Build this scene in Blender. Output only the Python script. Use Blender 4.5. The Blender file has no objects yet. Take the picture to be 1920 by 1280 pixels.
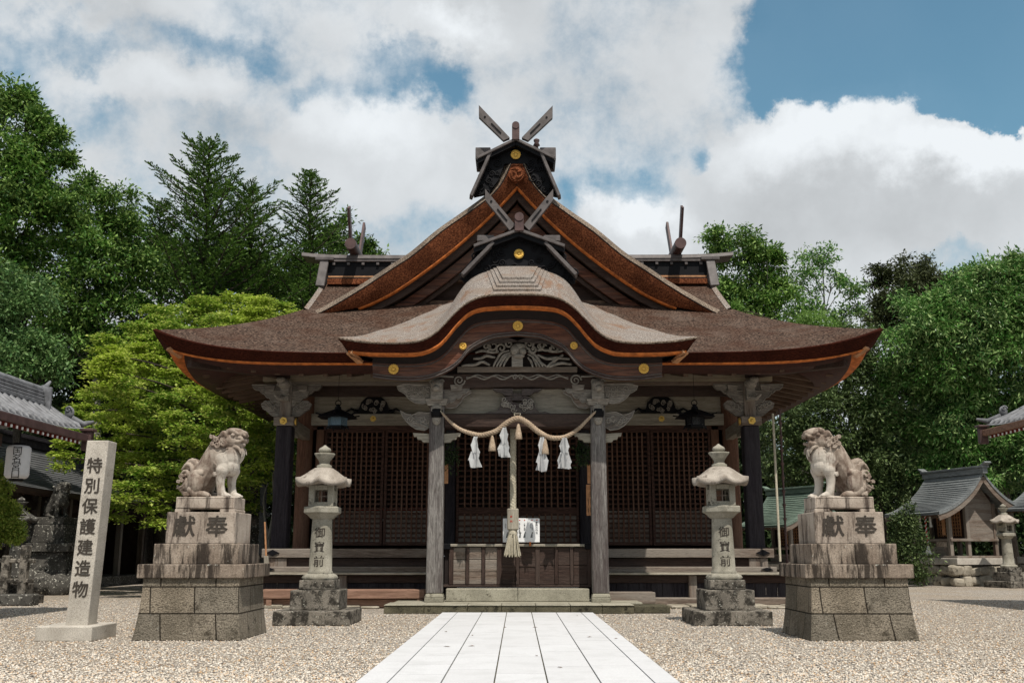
import bpy, bmesh, math, random
import numpy as np
from mathutils import Vector, Matrix, Euler
random.seed(7); RNG = np.random.default_rng(11)
R = math.radians
scene = bpy.context.scene
COL = scene.collection

# ------------------------------------------------------------------ camera
CAM = Vector((0, 0, 1.2)); FPX = 1867.0
ROT = Euler((R(90 + 11.92), 0, R(0.31)), 'XYZ').to_matrix()
cd = bpy.data.cameras.new('camera'); cam = bpy.data.objects.new('camera', cd); COL.objects.link(cam)
cam.location = CAM; cam.rotation_euler = Euler((R(90 + 11.92), 0, R(0.31)), 'XYZ')
cd.sensor_width = 36; cd.lens = 36 * FPX / 1920; cd.clip_start = .1; cd.clip_end = 3000
scene.camera = cam

def at(px, py, Y):
    """world point at depth Y seen at photo pixel (1920x1280)"""
    d = ROT @ Vector(((px - 960) / FPX, (640 - py) / FPX, -1))
    return CAM + d * (Y / d.y)
def Z(py, Y): return at(970, py, Y).z
def XX(px, py, Y): return at(px, py, Y).x

# ------------------------------------------------------------------ light
SUN_EL, SUN_AZ = 61.0, 17.0         # elevation; azimuth to the right of straight behind the camera
sd = bpy.data.lights.new('sun', 'SUN'); sun = bpy.data.objects.new('sun', sd); COL.objects.link(sun)
sd.energy = 4.9; sd.angle = R(.55); sd.color = (1, .93, .83)
sdir = Vector((math.sin(R(SUN_AZ)) * math.cos(R(SUN_EL)), -math.cos(R(SUN_AZ)) * math.cos(R(SUN_EL)), math.sin(R(SUN_EL))))
sun.rotation_euler = sdir.to_track_quat('Z', 'Y').to_euler(); sun.location = (8, -10, 30)
scene.view_settings.view_transform = 'Standard'; scene.view_settings.look = 'None'
scene.view_settings.exposure = -0.06; scene.view_settings.gamma = 1
scene.cycles.max_bounces = 6; scene.cycles.diffuse_bounces = 3; scene.cycles.transparent_max_bounces = 6
scene.cycles.use_denoising = True
scene.cycles.sample_clamp_indirect = 6

class NT:
    def __init__(s, tree): s.t = tree; s.N = tree.nodes; s.L = tree.links
    def n(s, typ, _p=None, **inp):
        nd = s.N.new(typ)
        for k, v in (_p or {}).items(): setattr(nd, k, v)
        for k, v in inp.items():
            key = int(k[1:]) if k[0] == '_' and k[1:].isdigit() else k.replace('_', ' ')
            if isinstance(v, tuple) and len(v) == 2 and hasattr(v[0], 'outputs'): s.L.new(v[0].outputs[v[1]], nd.inputs[key])
            elif hasattr(v, 'outputs'): s.L.new(v.outputs[0], nd.inputs[key])
            elif v is not None: nd.inputs[key].default_value = v
        return nd
    def math(s, op, a, b=None, c=None, clamp=False):
        nd = s.N.new('ShaderNodeMath'); nd.operation = op; nd.use_clamp = clamp
        for i, v in enumerate((a, b, c)):
            if v is None: continue
            if hasattr(v, 'outputs'): s.L.new(v.outputs[0], nd.inputs[i])
            elif isinstance(v, tuple): s.L.new(v[0].outputs[v[1]], nd.inputs[i])
            else: nd.inputs[i].default_value = v
        return nd
    def vmath(s, op, a, b=None):
        nd = s.N.new('ShaderNodeVectorMath'); nd.operation = op
        for i, v in enumerate((a, b)):
            if v is None: continue
            if hasattr(v, 'outputs'): s.L.new(v.outputs[0], nd.inputs[i])
            elif isinstance(v, tuple) and hasattr(v[0], 'outputs'): s.L.new(v[0].outputs[v[1]], nd.inputs[i])
            else: nd.inputs[i].default_value = v
        return nd
    def rng(s, v, a, b, c=0., d=1., smooth=True):
        nd = s.N.new('ShaderNodeMapRange'); nd.interpolation_type = 'SMOOTHSTEP' if smooth else 'LINEAR'
        if isinstance(v, tuple): s.L.new(v[0].outputs[v[1]], nd.inputs[0])
        else: s.L.new(v.outputs[0], nd.inputs[0])
        for i, x in enumerate((a, b, c, d)): nd.inputs[i + 1].default_value = x
        return nd
    def mix(s, fac, a, b, mode='MIX'):
        nd = s.N.new('ShaderNodeMix'); nd.data_type = 'RGBA'; nd.blend_type = mode
        for i, v in ((0, fac), (6, a), (7, b)):
            if hasattr(v, 'outputs'):
                s.L.new(v.outputs[2] if v.bl_idname == 'ShaderNodeMix' else v.outputs[0], nd.inputs[i])
            elif isinstance(v, tuple) and hasattr(v[0], 'outputs'): s.L.new(v[0].outputs[v[1]], nd.inputs[i])
            elif isinstance(v, tuple): nd.inputs[i].default_value = (*v[:3], 1)
            else: nd.inputs[i].default_value = v
        return nd
    def noise(s, vec, scale, detail=4, rough=.6, dist=0):
        return s.n('ShaderNodeTexNoise', Vector=vec, Scale=scale, Detail=detail, Roughness=rough, Distortion=dist)
    def mapv(s, vec, scale=(1, 1, 1), loc=(0, 0, 0), rot=(0, 0, 0)):
        return s.n('ShaderNodeMapping', Vector=vec, Scale=scale, Location=loc, Rotation=rot)

# ------------------------------------------------------------------ sky and clouds (world directions)
world = bpy.data.worlds.new('World'); scene.world = world; world.use_nodes = True
def build_world():
    w = NT(world.node_tree); w.N.clear()
    out = w.N.new('ShaderNodeOutputWorld'); bg = w.N.new('ShaderNodeBackground'); w.L.new(bg.outputs[0], out.inputs[0])
    sky = w.N.new('ShaderNodeTexSky'); sky.sky_type = 'NISHITA'; sky.sun_disc = False
    sky.sun_elevation = R(SUN_EL); sky.sun_rotation = R(180 - SUN_AZ); sky.air_density = 1.3; sky.dust_density = .6; sky.ozone_density = 1.5
    tc = w.N.new('ShaderNodeTexCoord')
    d = (tc, 'Generated')
    sp = w.n('ShaderNodeSeparateXYZ', Vector=d)
    az = w.math('ARCTAN2', (sp, 0), (sp, 1)); el = w.math('ARCSINE', (sp, 2))
    ae = w.n('ShaderNodeCombineXYZ', X=az, Y=el)
    # billowy warp
    n1 = w.noise(d, 5.5, 9, .62); n2 = w.noise(d, 16, 6, .6)
    wv = w.vmath('SUBTRACT', (n1, 'Color'), (.5, .5, .5)); wv = w.vmath('MULTIPLY', wv, (.20, .17, 0))
    wv2 = w.vmath('SUBTRACT', (n2, 'Color'), (.5, .5, .5)); wv2 = w.vmath('MULTIPLY', wv2, (.05, .05, 0))
    aw = w.vmath('ADD', w.vmath('ADD', ae, wv), wv2)
    def blob(px, py, rx, ry, wgt, soft=1.0, hard=0.0):
        p = at(px, py, 100) - CAM; p.normalize()
        c = (math.atan2(p.x, p.y), math.asin(p.z), 0)
        v = w.vmath('SUBTRACT', aw, c); v = w.vmath('MULTIPLY', v, (FPX / rx, FPX / ry, 1))
        l = w.vmath('LENGTH', v)
        return w.rng((l, 1), hard, 1.0 * soft, wgt, 0)
    def total(lst, base):
        acc = None
        for b in lst:
            x = blob(*b); acc = x if acc is None else w.math('ADD', acc, x)
        return w.math('ADD', acc, base)
    cover = total([
        (1800, 20, 470, 225, -1.35, 1, .55), (1560, 90, 190, 120, -.5), (1850, 165, 150, 90, -.8, 1, .4),
        (760, 150, 230, 75, -.40), (830, 200, 85, 80, -.5), (560, 170, 90, 50, -.30), (690, 95, 140, 40, -.22),
        (130, 75, 230, 50, -.36), (400, 85, 240, 46, -.30), (30, 120, 90, 60, -.22),
        (1310, 300, 60, 75, -.62), (1170, 350, 110, 80, -.32), (1060, 400, 90, 80, -.32), (190, 205, 90, 70, -.2), (200, 290, 60, 60, -.14), (1200, 230, 200, 90, -.12),
        (1470, 60, 80, 60, -.35),
        (1560, 330, 330, 190, .9, 1, .5), (1850, 330, 260, 120, .9, 1, .5), (1180, 420, 130, 90, .6), (700, 290, 330, 120, .4), (300, 160, 220, 60, .35),
        (830, 60, 170, 60, .35), (1250, 60, 250, 130, .15)], .62)
    fn = w.noise(d, 9, 8, .65)
    back = w.math('MAXIMUM', w.rng((sp, 1), .12, -.25), w.rng((sp, 2), .72, .88))     # unseen sky overhead and behind the camera, dimmed to cut ambient light
    cover = w.math('ADD', cover, w.math('MULTIPLY', w.math('SUBTRACT', fn, .5), 1.5))
    alpha = w.rng(cover, .10, .74, .10, 1.0)
    # brightness of the cloud body
    lum = total([(1560, 250, 330, 110, .34), (1820, 280, 220, 60, .36), (1180, 400, 120, 70, .3), (850, 70, 130, 60, .26), (680, 230, 300, 90, .16), (300, 160, 200, 60, .12),
                 (1600, 420, 420, 120, -.12), (450, 240, 160, 80, -.08), (200, 20, 200, 40, -.12), (1430, 20, 60, 40, -.1), (1200, 200, 250, 120, -.04)], .725)
    b1 = w.noise(d, 6.5, 7, .55)
    lum = w.math('ADD', lum, w.math('MULTIPLY', w.math('SUBTRACT', b1, .5), .55))
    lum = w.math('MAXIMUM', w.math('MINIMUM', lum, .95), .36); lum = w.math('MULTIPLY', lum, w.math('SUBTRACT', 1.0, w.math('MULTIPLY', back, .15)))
    cc = w.n('ShaderNodeCombineColor', Red=w.math('MULTIPLY', lum, .955), Green=w.math('MULTIPLY', lum, 1.0), Blue=w.math('MULTIPLY', lum, 1.035))
    blue = w.mix(1.0, sky, (.058, .108, .108), 'MULTIPLY')
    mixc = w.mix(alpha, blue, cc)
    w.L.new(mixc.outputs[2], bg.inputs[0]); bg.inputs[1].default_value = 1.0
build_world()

# ------------------------------------------------------------------ materials
def new_mat(name):
    m = bpy.data.materials.new(name); m.use_nodes = True; t = NT(m.node_tree)
    return m, t, t.N['Principled BSDF']
def coords(t): return (t.N.new('ShaderNodeTexCoord'), 'Object')
def fin(t, p, col, rough=.8, bump=None, bd=.02, bs=.6, metal=0, spec=.3):
    if hasattr(col, 'outputs'): t.L.new(col.outputs[2] if col.bl_idname == 'ShaderNodeMix' else col.outputs[0], p.inputs['Base Color'])
    else: p.inputs['Base Color'].default_value = (*col[:3], 1)
    if hasattr(rough, 'outputs'): t.L.new(rough.outputs[0], p.inputs['Roughness'])
    else: p.inputs['Roughness'].default_value = rough
    p.inputs['Metallic'].default_value = metal; p.inputs['Specular IOR Level'].default_value = spec
    if bump is not None:
        b = t.n('ShaderNodeBump', Height=bump, Distance=bd, Strength=bs); t.L.new(b.outputs[0], p.inputs['Normal'])

def wood(name, c1, c2, axis='z', scale=1., grey=None, greyamt=.5, bd=.012, dirt=.5):
    m, t, p = new_mat(name); c = coords(t)
    s = {'x': (.09, 1, 1), 'y': (1, .09, 1), 'z': (1, 1, .09)}[axis]
    mp = t.mapv(c, tuple(k * 14 * scale for k in s))
    g = t.noise(mp, 2.2, 5, .65, .8); f = t.noise(mp, 9, 3, .6, .3)
    col = t.mix(t.rng(g, .33, .68), c1, c2)
    if grey:
        big = t.noise(t.mapv(c, tuple(k * 2.2 for k in s)), 1.3, 5, .6)
        col = t.mix(t.math('MULTIPLY', t.rng(big, .38, .62), greyamt), col, grey)
    col = t.mix(t.rng(f, .5, .72, 0, dirt), col, tuple(k * .35 for k in c1))
    ran = t.N.new('ShaderNodeObjectInfo')
    fin(t, p, col, .82, t.math('ADD', g, t.math('MULTIPLY', f, .7)), bd, .8, spec=.2)
    return m

def stone(name, c1, c2, dark=(.03, .027, .024), stain=.5, speck=.5, lichen=0, scale=1., streak=False, bd=.01, blocks=None, bs=.6):
    m, t, p = new_mat(name); c = coords(t)
    a = t.noise(c, 1.7 * scale, 5, .6); col = t.mix(t.rng(a, .35, .65), c1, c2)
    f = t.noise(c, 55 * scale, 3, .7)
    col = t.mix(t.rng(f, .44, .68, 0, speck), col, tuple(k * .3 for k in c1))
    f2 = t.noise(t.mapv(c, (1, 1, 1), (9, 3, 1)), 42 * scale, 2, .6)
    col = t.mix(t.rng(f2, .6, .72, 0, speck * .5), col, tuple(min(.8, k * 1.9) for k in c2))
    st = t.noise(t.mapv(c, (6, 6, .9) if streak else (1, 1, 1)), .9 * scale if streak else 4.2 * scale, 8, .72)
    lo = .62 - .22 * stain
    col = t.mix(t.rng(st, lo, lo + .13, 0, .9), col, dark)
    h = t.math('ADD', f, t.math('MULTIPLY', a, .4))
    if lichen:
        v = t.noise(t.mapv(c, (1, 1, 1), (5, 5, 5)), 17 * scale, 4, .6)
        col = t.mix(t.rng(v, .69 - .14 * lichen, .73 - .14 * lichen, 0, .85), col, (.42, .41, .36))
    if blocks:
        br = t.n('ShaderNodeTexBrick', Vector=blocks_vec(t, c), Scale=1.0, Color1=(.8, .8, .8, 1), Color2=(1.1, 1.05, 1, 1), Mortar=(.16, .15, .14, 1))
        br.inputs['Mortar Size'].default_value = .010; br.inputs['Brick Width'].default_value = blocks[0]; br.inputs['Row Height'].default_value = blocks[1]
        br.inputs['Mortar Smooth'].default_value = .3; br.offset = .42; br.squash = 1.25
        col = t.mix(1.0, col, (br, 'Color'), 'MULTIPLY')
        h = t.math('SUBTRACT', h, t.math('MULTIPLY', (br, 'Fac'), 2.5))
    fin(t, p, col, .9, h, bd, bs, spec=.15)
    return m
def blocks_vec(t, c):
    sp = t.n('ShaderNodeSeparateXYZ', Vector=c)
    return t.n('ShaderNodeCombineXYZ', X=t.math('ADD', (sp, 0), (sp, 1)), Y=(sp, 2))

def bark(name, c1, c2, sc=1., stretch=(1, 1, 1), bd=.02, big=None, bs=.9, stain=None, courses=0):
    m, t, p = new_mat(name); c = coords(t)
    f = t.noise(t.mapv(c, stretch), 34 * sc, 4, .75); g = t.noise(c, 1.3, 5, .6)
    col = t.mix(t.rng(f, .38, .66), c1, c2)
    col = t.mix(t.rng(g, .42, .68, 0, .55), col, big or tuple(k * .6 for k in c1))
    f3 = t.noise(t.mapv(c, stretch, (4, 4, 4)), 60 * sc, 2, .5)
    col = t.mix(t.rng(f3, .62, .74, 0, .6), col, tuple(min(.8, k * 1.7) for k in c2))
    if stain:
        s3 = t.noise(t.mapv(c, (1.1, .35, .35), (2, 8, 1)), 2.2, 6, .62)
        col = t.mix(t.rng(s3, .52, .68, 0, .75), col, stain)
    if courses:        # thin horizontal layers of bark, wavering a little
        wv = t.n('ShaderNodeTexWave', {'wave_type': 'BANDS', 'bands_direction': 'Z'}, Vector=c, Scale=1 / courses, Distortion=1.2, Detail=3.0)
        wv.inputs['Detail Scale'].default_value = 1.5
        col = t.mix(t.rng((wv, 'Fac'), .55, .95, 0, .45), col, tuple(k * .4 for k in c1))
        pt = t.noise(t.mapv(c, (.7, .7, 1.4), (3, 1, 2)), 1.1, 6, .7); col = t.mix(t.rng(pt, .53, .66, 0, .28), col, (.15, .115, .095))
    fin(t, p, col, .95, f, bd, bs, spec=.1)
    return m

def plain(name, c, rough=.6, metal=0, var=.25, sc=8, bd=.004, spec=.3):
    m, t, p = new_mat(name); co = coords(t); n = t.noise(co, sc, 5, .6)
    col = t.mix(t.rng(n, .3, .7, 0, 1), c, tuple(k * (1 - var) for k in c))
    fin(t, p, col, rough, n, bd, .5, metal, spec)
    return m

def leafmat(name, c1, c2, c3, trans=.3, sc=.5, rough=.5):
    m, t, p = new_mat(name); c = coords(t)
    geo = t.N.new('ShaderNodeNewGeometry')
    n = t.noise(c, sc, 3, .6)
    col = t.mix(t.rng(n, .38, .62), c1, c2)
    col = t.mix(t.math('MULTIPLY', t.math('POWER', (geo, 'Random Per Island'), 2.0), .8), col, c3)
    fin(t, p, col, rough, spec=.22)
    tr = t.N.new('ShaderNodeBsdfTranslucent'); t.L.new(col.outputs[2], tr.inputs[0])
    mx = t.N.new('ShaderNodeMixShader'); mx.inputs[0].default_value = trans
    t.L.new(p.outputs[0], mx.inputs[1]); t.L.new(tr.outputs[0], mx.inputs[2])
    t.L.new(mx.outputs[0], t.N['Material Output'].inputs[0])
    return m

def statue_mat(s):
    m, t, p = new_mat('carved_statue_stone'); c = coords(t); geo = t.N.new('ShaderNodeNewGeometry')
    a = t.noise(c, 5, 6, .65); col = t.mix(t.rng(a, .36, .62), (.155, .115, .09), (.36, .305, .255))
    sp = t.n('ShaderNodeSeparateXYZ', Vector=c); pale = t.noise(t.mapv(c, (1, 1, 1), (3, 1, 7)), 4.5, 5, .6)
    fx = t.math('ADD', t.math('MULTIPLY', (sp, 0), float(s)), t.math('MULTIPLY', t.math('SUBTRACT', pale, .5), .55))     # weathered-clean chest and forelegs
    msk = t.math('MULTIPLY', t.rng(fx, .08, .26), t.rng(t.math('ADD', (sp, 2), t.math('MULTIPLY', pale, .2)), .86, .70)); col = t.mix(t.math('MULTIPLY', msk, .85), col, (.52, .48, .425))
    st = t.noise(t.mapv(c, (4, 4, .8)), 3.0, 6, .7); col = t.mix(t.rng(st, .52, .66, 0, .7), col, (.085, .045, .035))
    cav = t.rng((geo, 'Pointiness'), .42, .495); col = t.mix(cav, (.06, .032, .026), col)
    f = t.noise(c, 70, 3, .6); col = t.mix(t.rng(f, .55, .7, 0, .4), col, (.12, .09, .07))
    fin(t, p, col, .9, f, .006, .5, spec=.15); return m
M = {}
GREYW = (.26, .245, .225)
for ax in 'xyz':
    M['wood_' + ax] = wood('weathered_wood_' + ax, (.10, .072, .056), (.22, .17, .135), ax, 1, (.27, .245, .215), .7)
    M['dark_' + ax] = wood('dark_wood_' + ax, (.028, .017, .014), (.065, .04, .032), ax, 1, (.09, .07, .06), .4)
    M['pale_' + ax] = wood('pale_wood_' + ax, (.27, .245, .195), (.43, .395, .325), ax, .8, (.15, .13, .11), .5)
M['post'] = wood('porch_post_wood', (.10, .09, .085), (.27, .255, .24), 'z', 1.3, (.05, .035, .035), .75)
M['column'] = wood('black_column_wood', (.014, .011, .015), (.035, .03, .036), 'z', 1, (.07, .065, .07), .35)
M['red_z'] = wood('red_brown_lattice_z', (.085, .04, .026), (.17, .085, .055), 'z', 1, (.22, .14, .10), .4)
M['red_x'] = wood('red_brown_lattice_x', (.05, .026, .02), (.11, .06, .045), 'x', 1)
M['rafter_y'] = wood('rafter_wood', (.06, .035, .024), (.13, .08, .055), 'y', 1, (.2, .15, .11), .3)
M['rafter_x'] = wood('rafter_wood_side', (.06, .035, .024), (.13, .08, .055), 'x', 1, (.2, .15, .11), .3)
M['plank_x'] = wood('yellow_purlin', (.22, .18, .125), (.36, .31, .22), 'x', .6, (.2, .17, .14), .5)
M['barge'] = wood('bargeboard_wood', (.04, .016, .012), (.15, .06, .035), 'x', .45, (.17, .13, .11), .35)
M['bench'] = wood('new_bench_wood', (.20, .115, .08), (.33, .20, .145), 'x', .5, (.13, .08, .06), .3)
M['carve'] = wood('carved_grey_wood', (.13, .115, .10), (.38, .35, .31), 'x', 2, (.06, .045, .04), .5)
M['carve_edge'] = wood('worn_carved_edges', (.17, .155, .135), (.38, .35, .31), 'x', 2)
M['carve_dark'] = wood('carved_dark_wood', (.035, .027, .026), (.12, .10, .095), 'x', 2, (.2, .18, .16), .3)
M['bark'] = bark('cypress_bark_roof', (.010, .006, .005), (.165, .11, .082), .52, big=(.055, .022, .012), courses=.16)
M['bark_grey'] = bark('silvered_bark_roof', (.08, .062, .052), (.44, .40, .365), 1.05, (2.6, .45, .45), big=(.2, .14, .10), stain=(.20, .11, .065))
M['bark_tan'] = bark('tan_bark_verge', (.07, .05, .038), (.34, .275, .215), .7)
M['bark_face'] = bark('red_bark_edge', (.022, .005, .003), (.065, .016, .008), 1., (.5, .5, 2.5), bd=.01)
M['bark_rust'] = bark('rust_bark_face', (.06, .017, .008), (.27, .095, .042), .8, bd=.015)
M['orange'] = plain('orange_trim', (.62, .175, .035), .7, var=.55)
M['orange_pale'] = plain('pale_orange_wood', (.5, .25, .12), .7, var=.4)
M['fascia'] = plain('red_fascia', (.040, .010, .006), .7, var=.4)
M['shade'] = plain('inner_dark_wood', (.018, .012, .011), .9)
M['black'] = plain('black_lacquer', (.006, .006, .008), .6, var=.4, spec=.15)
M['copper'] = plain('aged_copper_cladding', (.125, .11, .108), .55, 0, .45, 5)
M['copper_brown'] = plain('brown_copper_cladding', (.10, .06, .058), .5, 0, .4, 5)
M['gold'] = plain('gilded_metal', (.80, .52, .12), .4, .45, .25, 30)
M['white'] = plain('white_paper', (.82, .83, .84), .7, var=.06)
M['paper'] = leafmat('folded_paper', (.55, .56, .58), (.63, .64, .65), (.60, .61, .62), .25)
M['rope'] = bark('straw_rope', (.30, .22, .15), (.55, .44, .34), 1.5, bd=.006)
M['straw'] = bark('hemp', (.34, .30, .22), (.62, .58, .47), 1.5, (3, 3, .3), bd=.008)
M['stone'] = stone('granite_warm', (.28, .23, .19), (.47, .405, .345), (.045, .032, .026), .55, .3, streak=True)
M['stone_pale'] = stone('granite_pale', (.42, .385, .335), (.56, .52, .46), (.12, .10, .085), .12, .6, scale=1.3)
M['stone_lantern'] = stone('granite_lantern', (.225, .21, .17), (.355, .335, .28), (.06, .055, .045), .35, .5, scale=1.6)
M['stone_lichen'] = stone('granite_lichen', (.15, .135, .115), (.25, .225, .19), (.02, .018, .015), .8, .7, .45, 1.6)
M['stone_tier'] = stone('granite_tier', (.21, .165, .13), (.36, .30, .245), (.022, .017, .014), .8, .5, .2, streak=True)
M['stone_block'] = stone('rough_blocks', (.21, .185, .145), (.35, .31, .25), (.07, .06, .045), .35, .75, .25, .8, blocks=(.62, .36), bd=.05, bs=1)
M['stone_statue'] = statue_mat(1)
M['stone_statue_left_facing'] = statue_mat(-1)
M['stone_step'] = stone('stage_stone', (.25, .235, .185), (.37, .35, .28), (.07, .062, .045), .25, .5)
M['stone_rough'] = stone('stage_rough_face', (.12, .11, .075), (.20, .18, .12), (.03, .028, .02), .5, .7, 0, 1.5, bd=.04, bs=1)
M['stone_dark'] = stone('dark_mossy_stone', (.05, .047, .042), (.10, .095, .085), (.012, .012, .011), .5, .5, .7, 1)
M['stone_field'] = stone('field_stone', (.25, .22, .17), (.42, .38, .31), (.05, .045, .035), .35, .4, .2, 1, bd=.03)
M['ink'] = plain('black_ink', (.02, .018, .016), .9)
M['ink_red'] = plain('red_ink', (.6, .06, .03), .8)
M['inscription'] = plain('dark_inscription', (.055, .046, .038), .9)
M['slate'] = wood('grey_slate_roof', (.13, .145, .15), (.24, .255, .26), 'x', .5, (.12, .125, .13), .4)
M['tile'] = plain('grey_roof_tile', (.20, .205, .22), .5, var=.5, sc=6)
M['verdigris'] = wood('green_copper_roof', (.085, .125, .10), (.18, .235, .19), 'x', .5)
M['vermilion'] = plain('red_lacquer', (.16, .018, .012), .6, var=.4)
M['trunk'] = bark('tree_bark', (.035, .028, .022), (.13, .11, .09), .5, (3, 3, .4), bd=.04)
M['trunk_pale'] = bark('pale_tree_bark', (.16, .15, .13), (.34, .32, .29), .5, (3, 3, .4), bd=.03)
M['leaf_broad'] = leafmat('broad_leaf', (.018, .065, .010), (.058, .155, .019), (.32, .46, .12), .22, .8, .42)
M['leaf_pale'] = leafmat('pale_leaf', (.038, .10, .03), (.09, .19, .055), (.26, .38, .14), .2, .8, .45)
M['leaf_fir'] = leafmat('fir_needles', (.013, .044, .008), (.048, .11, .016), (.20, .32, .07), .2, .9, .4)
M['leaf_maple'] = leafmat('maple_leaf', (.10, .22, .016), (.30, .42, .04), (.62, .66, .17), .40, .55)
M['leaf_dark'] = leafmat('dark_leaf', (.012, .03, .012), (.026, .05, .018), (.06, .09, .03), .15)
M['leaf_olive'] = leafmat('olive_leaf', (.03, .04, .014), (.055, .07, .024), (.10, .12, .05), .15)
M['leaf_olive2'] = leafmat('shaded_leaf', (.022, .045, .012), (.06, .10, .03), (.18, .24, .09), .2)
M['leaf_bright'] = leafmat('bright_leaf', (.018, .078, .015), (.066, .20, .030), (.42, .56, .22), .22, .7, .32)
M['leaf_lime'] = leafmat('lime_leaf', (.07, .17, .025), (.14, .26, .05), (.27, .40, .12), .4)
M['leaf_azalea'] = leafmat('azalea_leaf', (.10, .17, .02), (.2, .3, .04), (.42, .45, .1), .3)
M['leaf_dry'] = plain('fallen_leaf', (.16, .10, .06), .8)

def gravel_mat():
    m, t, p = new_mat('gravel'); c = coords(t)
    v = t.n('ShaderNodeTexVoronoi', {'feature': 'F1'}, Vector=c, Scale=42.0, Randomness=1.0)
    sp = t.n('ShaderNodeSeparateColor', Color=(v, 'Color'))
    cr = t.N.new('ShaderNodeValToRGB'); t.L.new(sp.outputs[0], cr.inputs[0])
    els = [(0, (.16, .15, .14)), (.15, (.36, .33, .30)), (.4, (.52, .47, .41)), (.65, (.60, .56, .50)), (.85, (.48, .36, .24)), (1, (.72, .69, .64))]
    cr.color_ramp.elements[0].color = (*els[0][1], 1); cr.color_ramp.elements[1].color = (*els[-1][1], 1)
    for pos, cl in els[1:-1]:
        e = cr.color_ramp.elements.new(pos); e.color = (*cl, 1)
    big = t.noise(c, .22, 4, .6)
    col = t.mix(t.rng(big, .45, .62, 0, .4), cr, (.44, .34, .23))
    gap = t.rng((v, 'Distance'), .35, .62)
    col = t.mix(t.math('MULTIPLY', gap, .75), col, (.10, .085, .07))
    leaf = t.noise(c, 7, 3, .5); col = t.mix(t.rng(leaf, .71, .75, 0, .7), col, (.12, .08, .05))
    fin(t, p, col, .9, t.math('SUBTRACT', 1.0, (v, 'Distance')), .02, 1.0, spec=.2)
    return m
M['gravel'] = gravel_mat()
def pebble_mat():
    m, t, p = new_mat('pebbles'); g = t.N.new('ShaderNodeNewGeometry')
    cr = t.N.new('ShaderNodeValToRGB'); t.L.new(g.outputs['Random Per Island'], cr.inputs[0])
    els = [(0, (.09, .08, .07)), (.10, (.32, .29, .26)), (.4, (.56, .505, .43)), (.68, (.70, .65, .575)), (.86, (.46, .29, .15)), (1, (.72, .68, .62))]
    cr.color_ramp.elements[0].color = (*els[0][1], 1); cr.color_ramp.elements[1].color = (*els[-1][1], 1)
    for pos, cl in els[1:-1]:
        e = cr.color_ramp.elements.new(pos); e.color = (*cl, 1)
    fin(t, p, cr, .85, spec=.25); return m
M['pebble'] = pebble_mat()
def paving_mat():
    m, t, p = new_mat('white_granite_paving'); c = coords(t)
    f = t.noise(c, 70, 3, .7); a = t.noise(c, 2.2, 4, .6); ran = t.N.new('ShaderNodeNewGeometry')
    col = t.mix(t.rng(f, .35, .7, 0, .55), (.60, .605, .62), (.42, .43, .45))
    col = t.mix(t.rng(a, .45, .7, 0, .5), col, (.44, .445, .45))
    w2 = t.noise(c, 5.5, 8, .75); col = t.mix(t.rng(w2, .57, .72, 0, .35), col, (.33, .32, .29))
    col = t.mix(t.math('MULTIPLY', (ran, 'Random Per Island'), .35), col, (.47, .47, .48))
    fin(t, p, col, .75, f, .003, .5); return m
M['paving'] = paving_mat()

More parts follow.
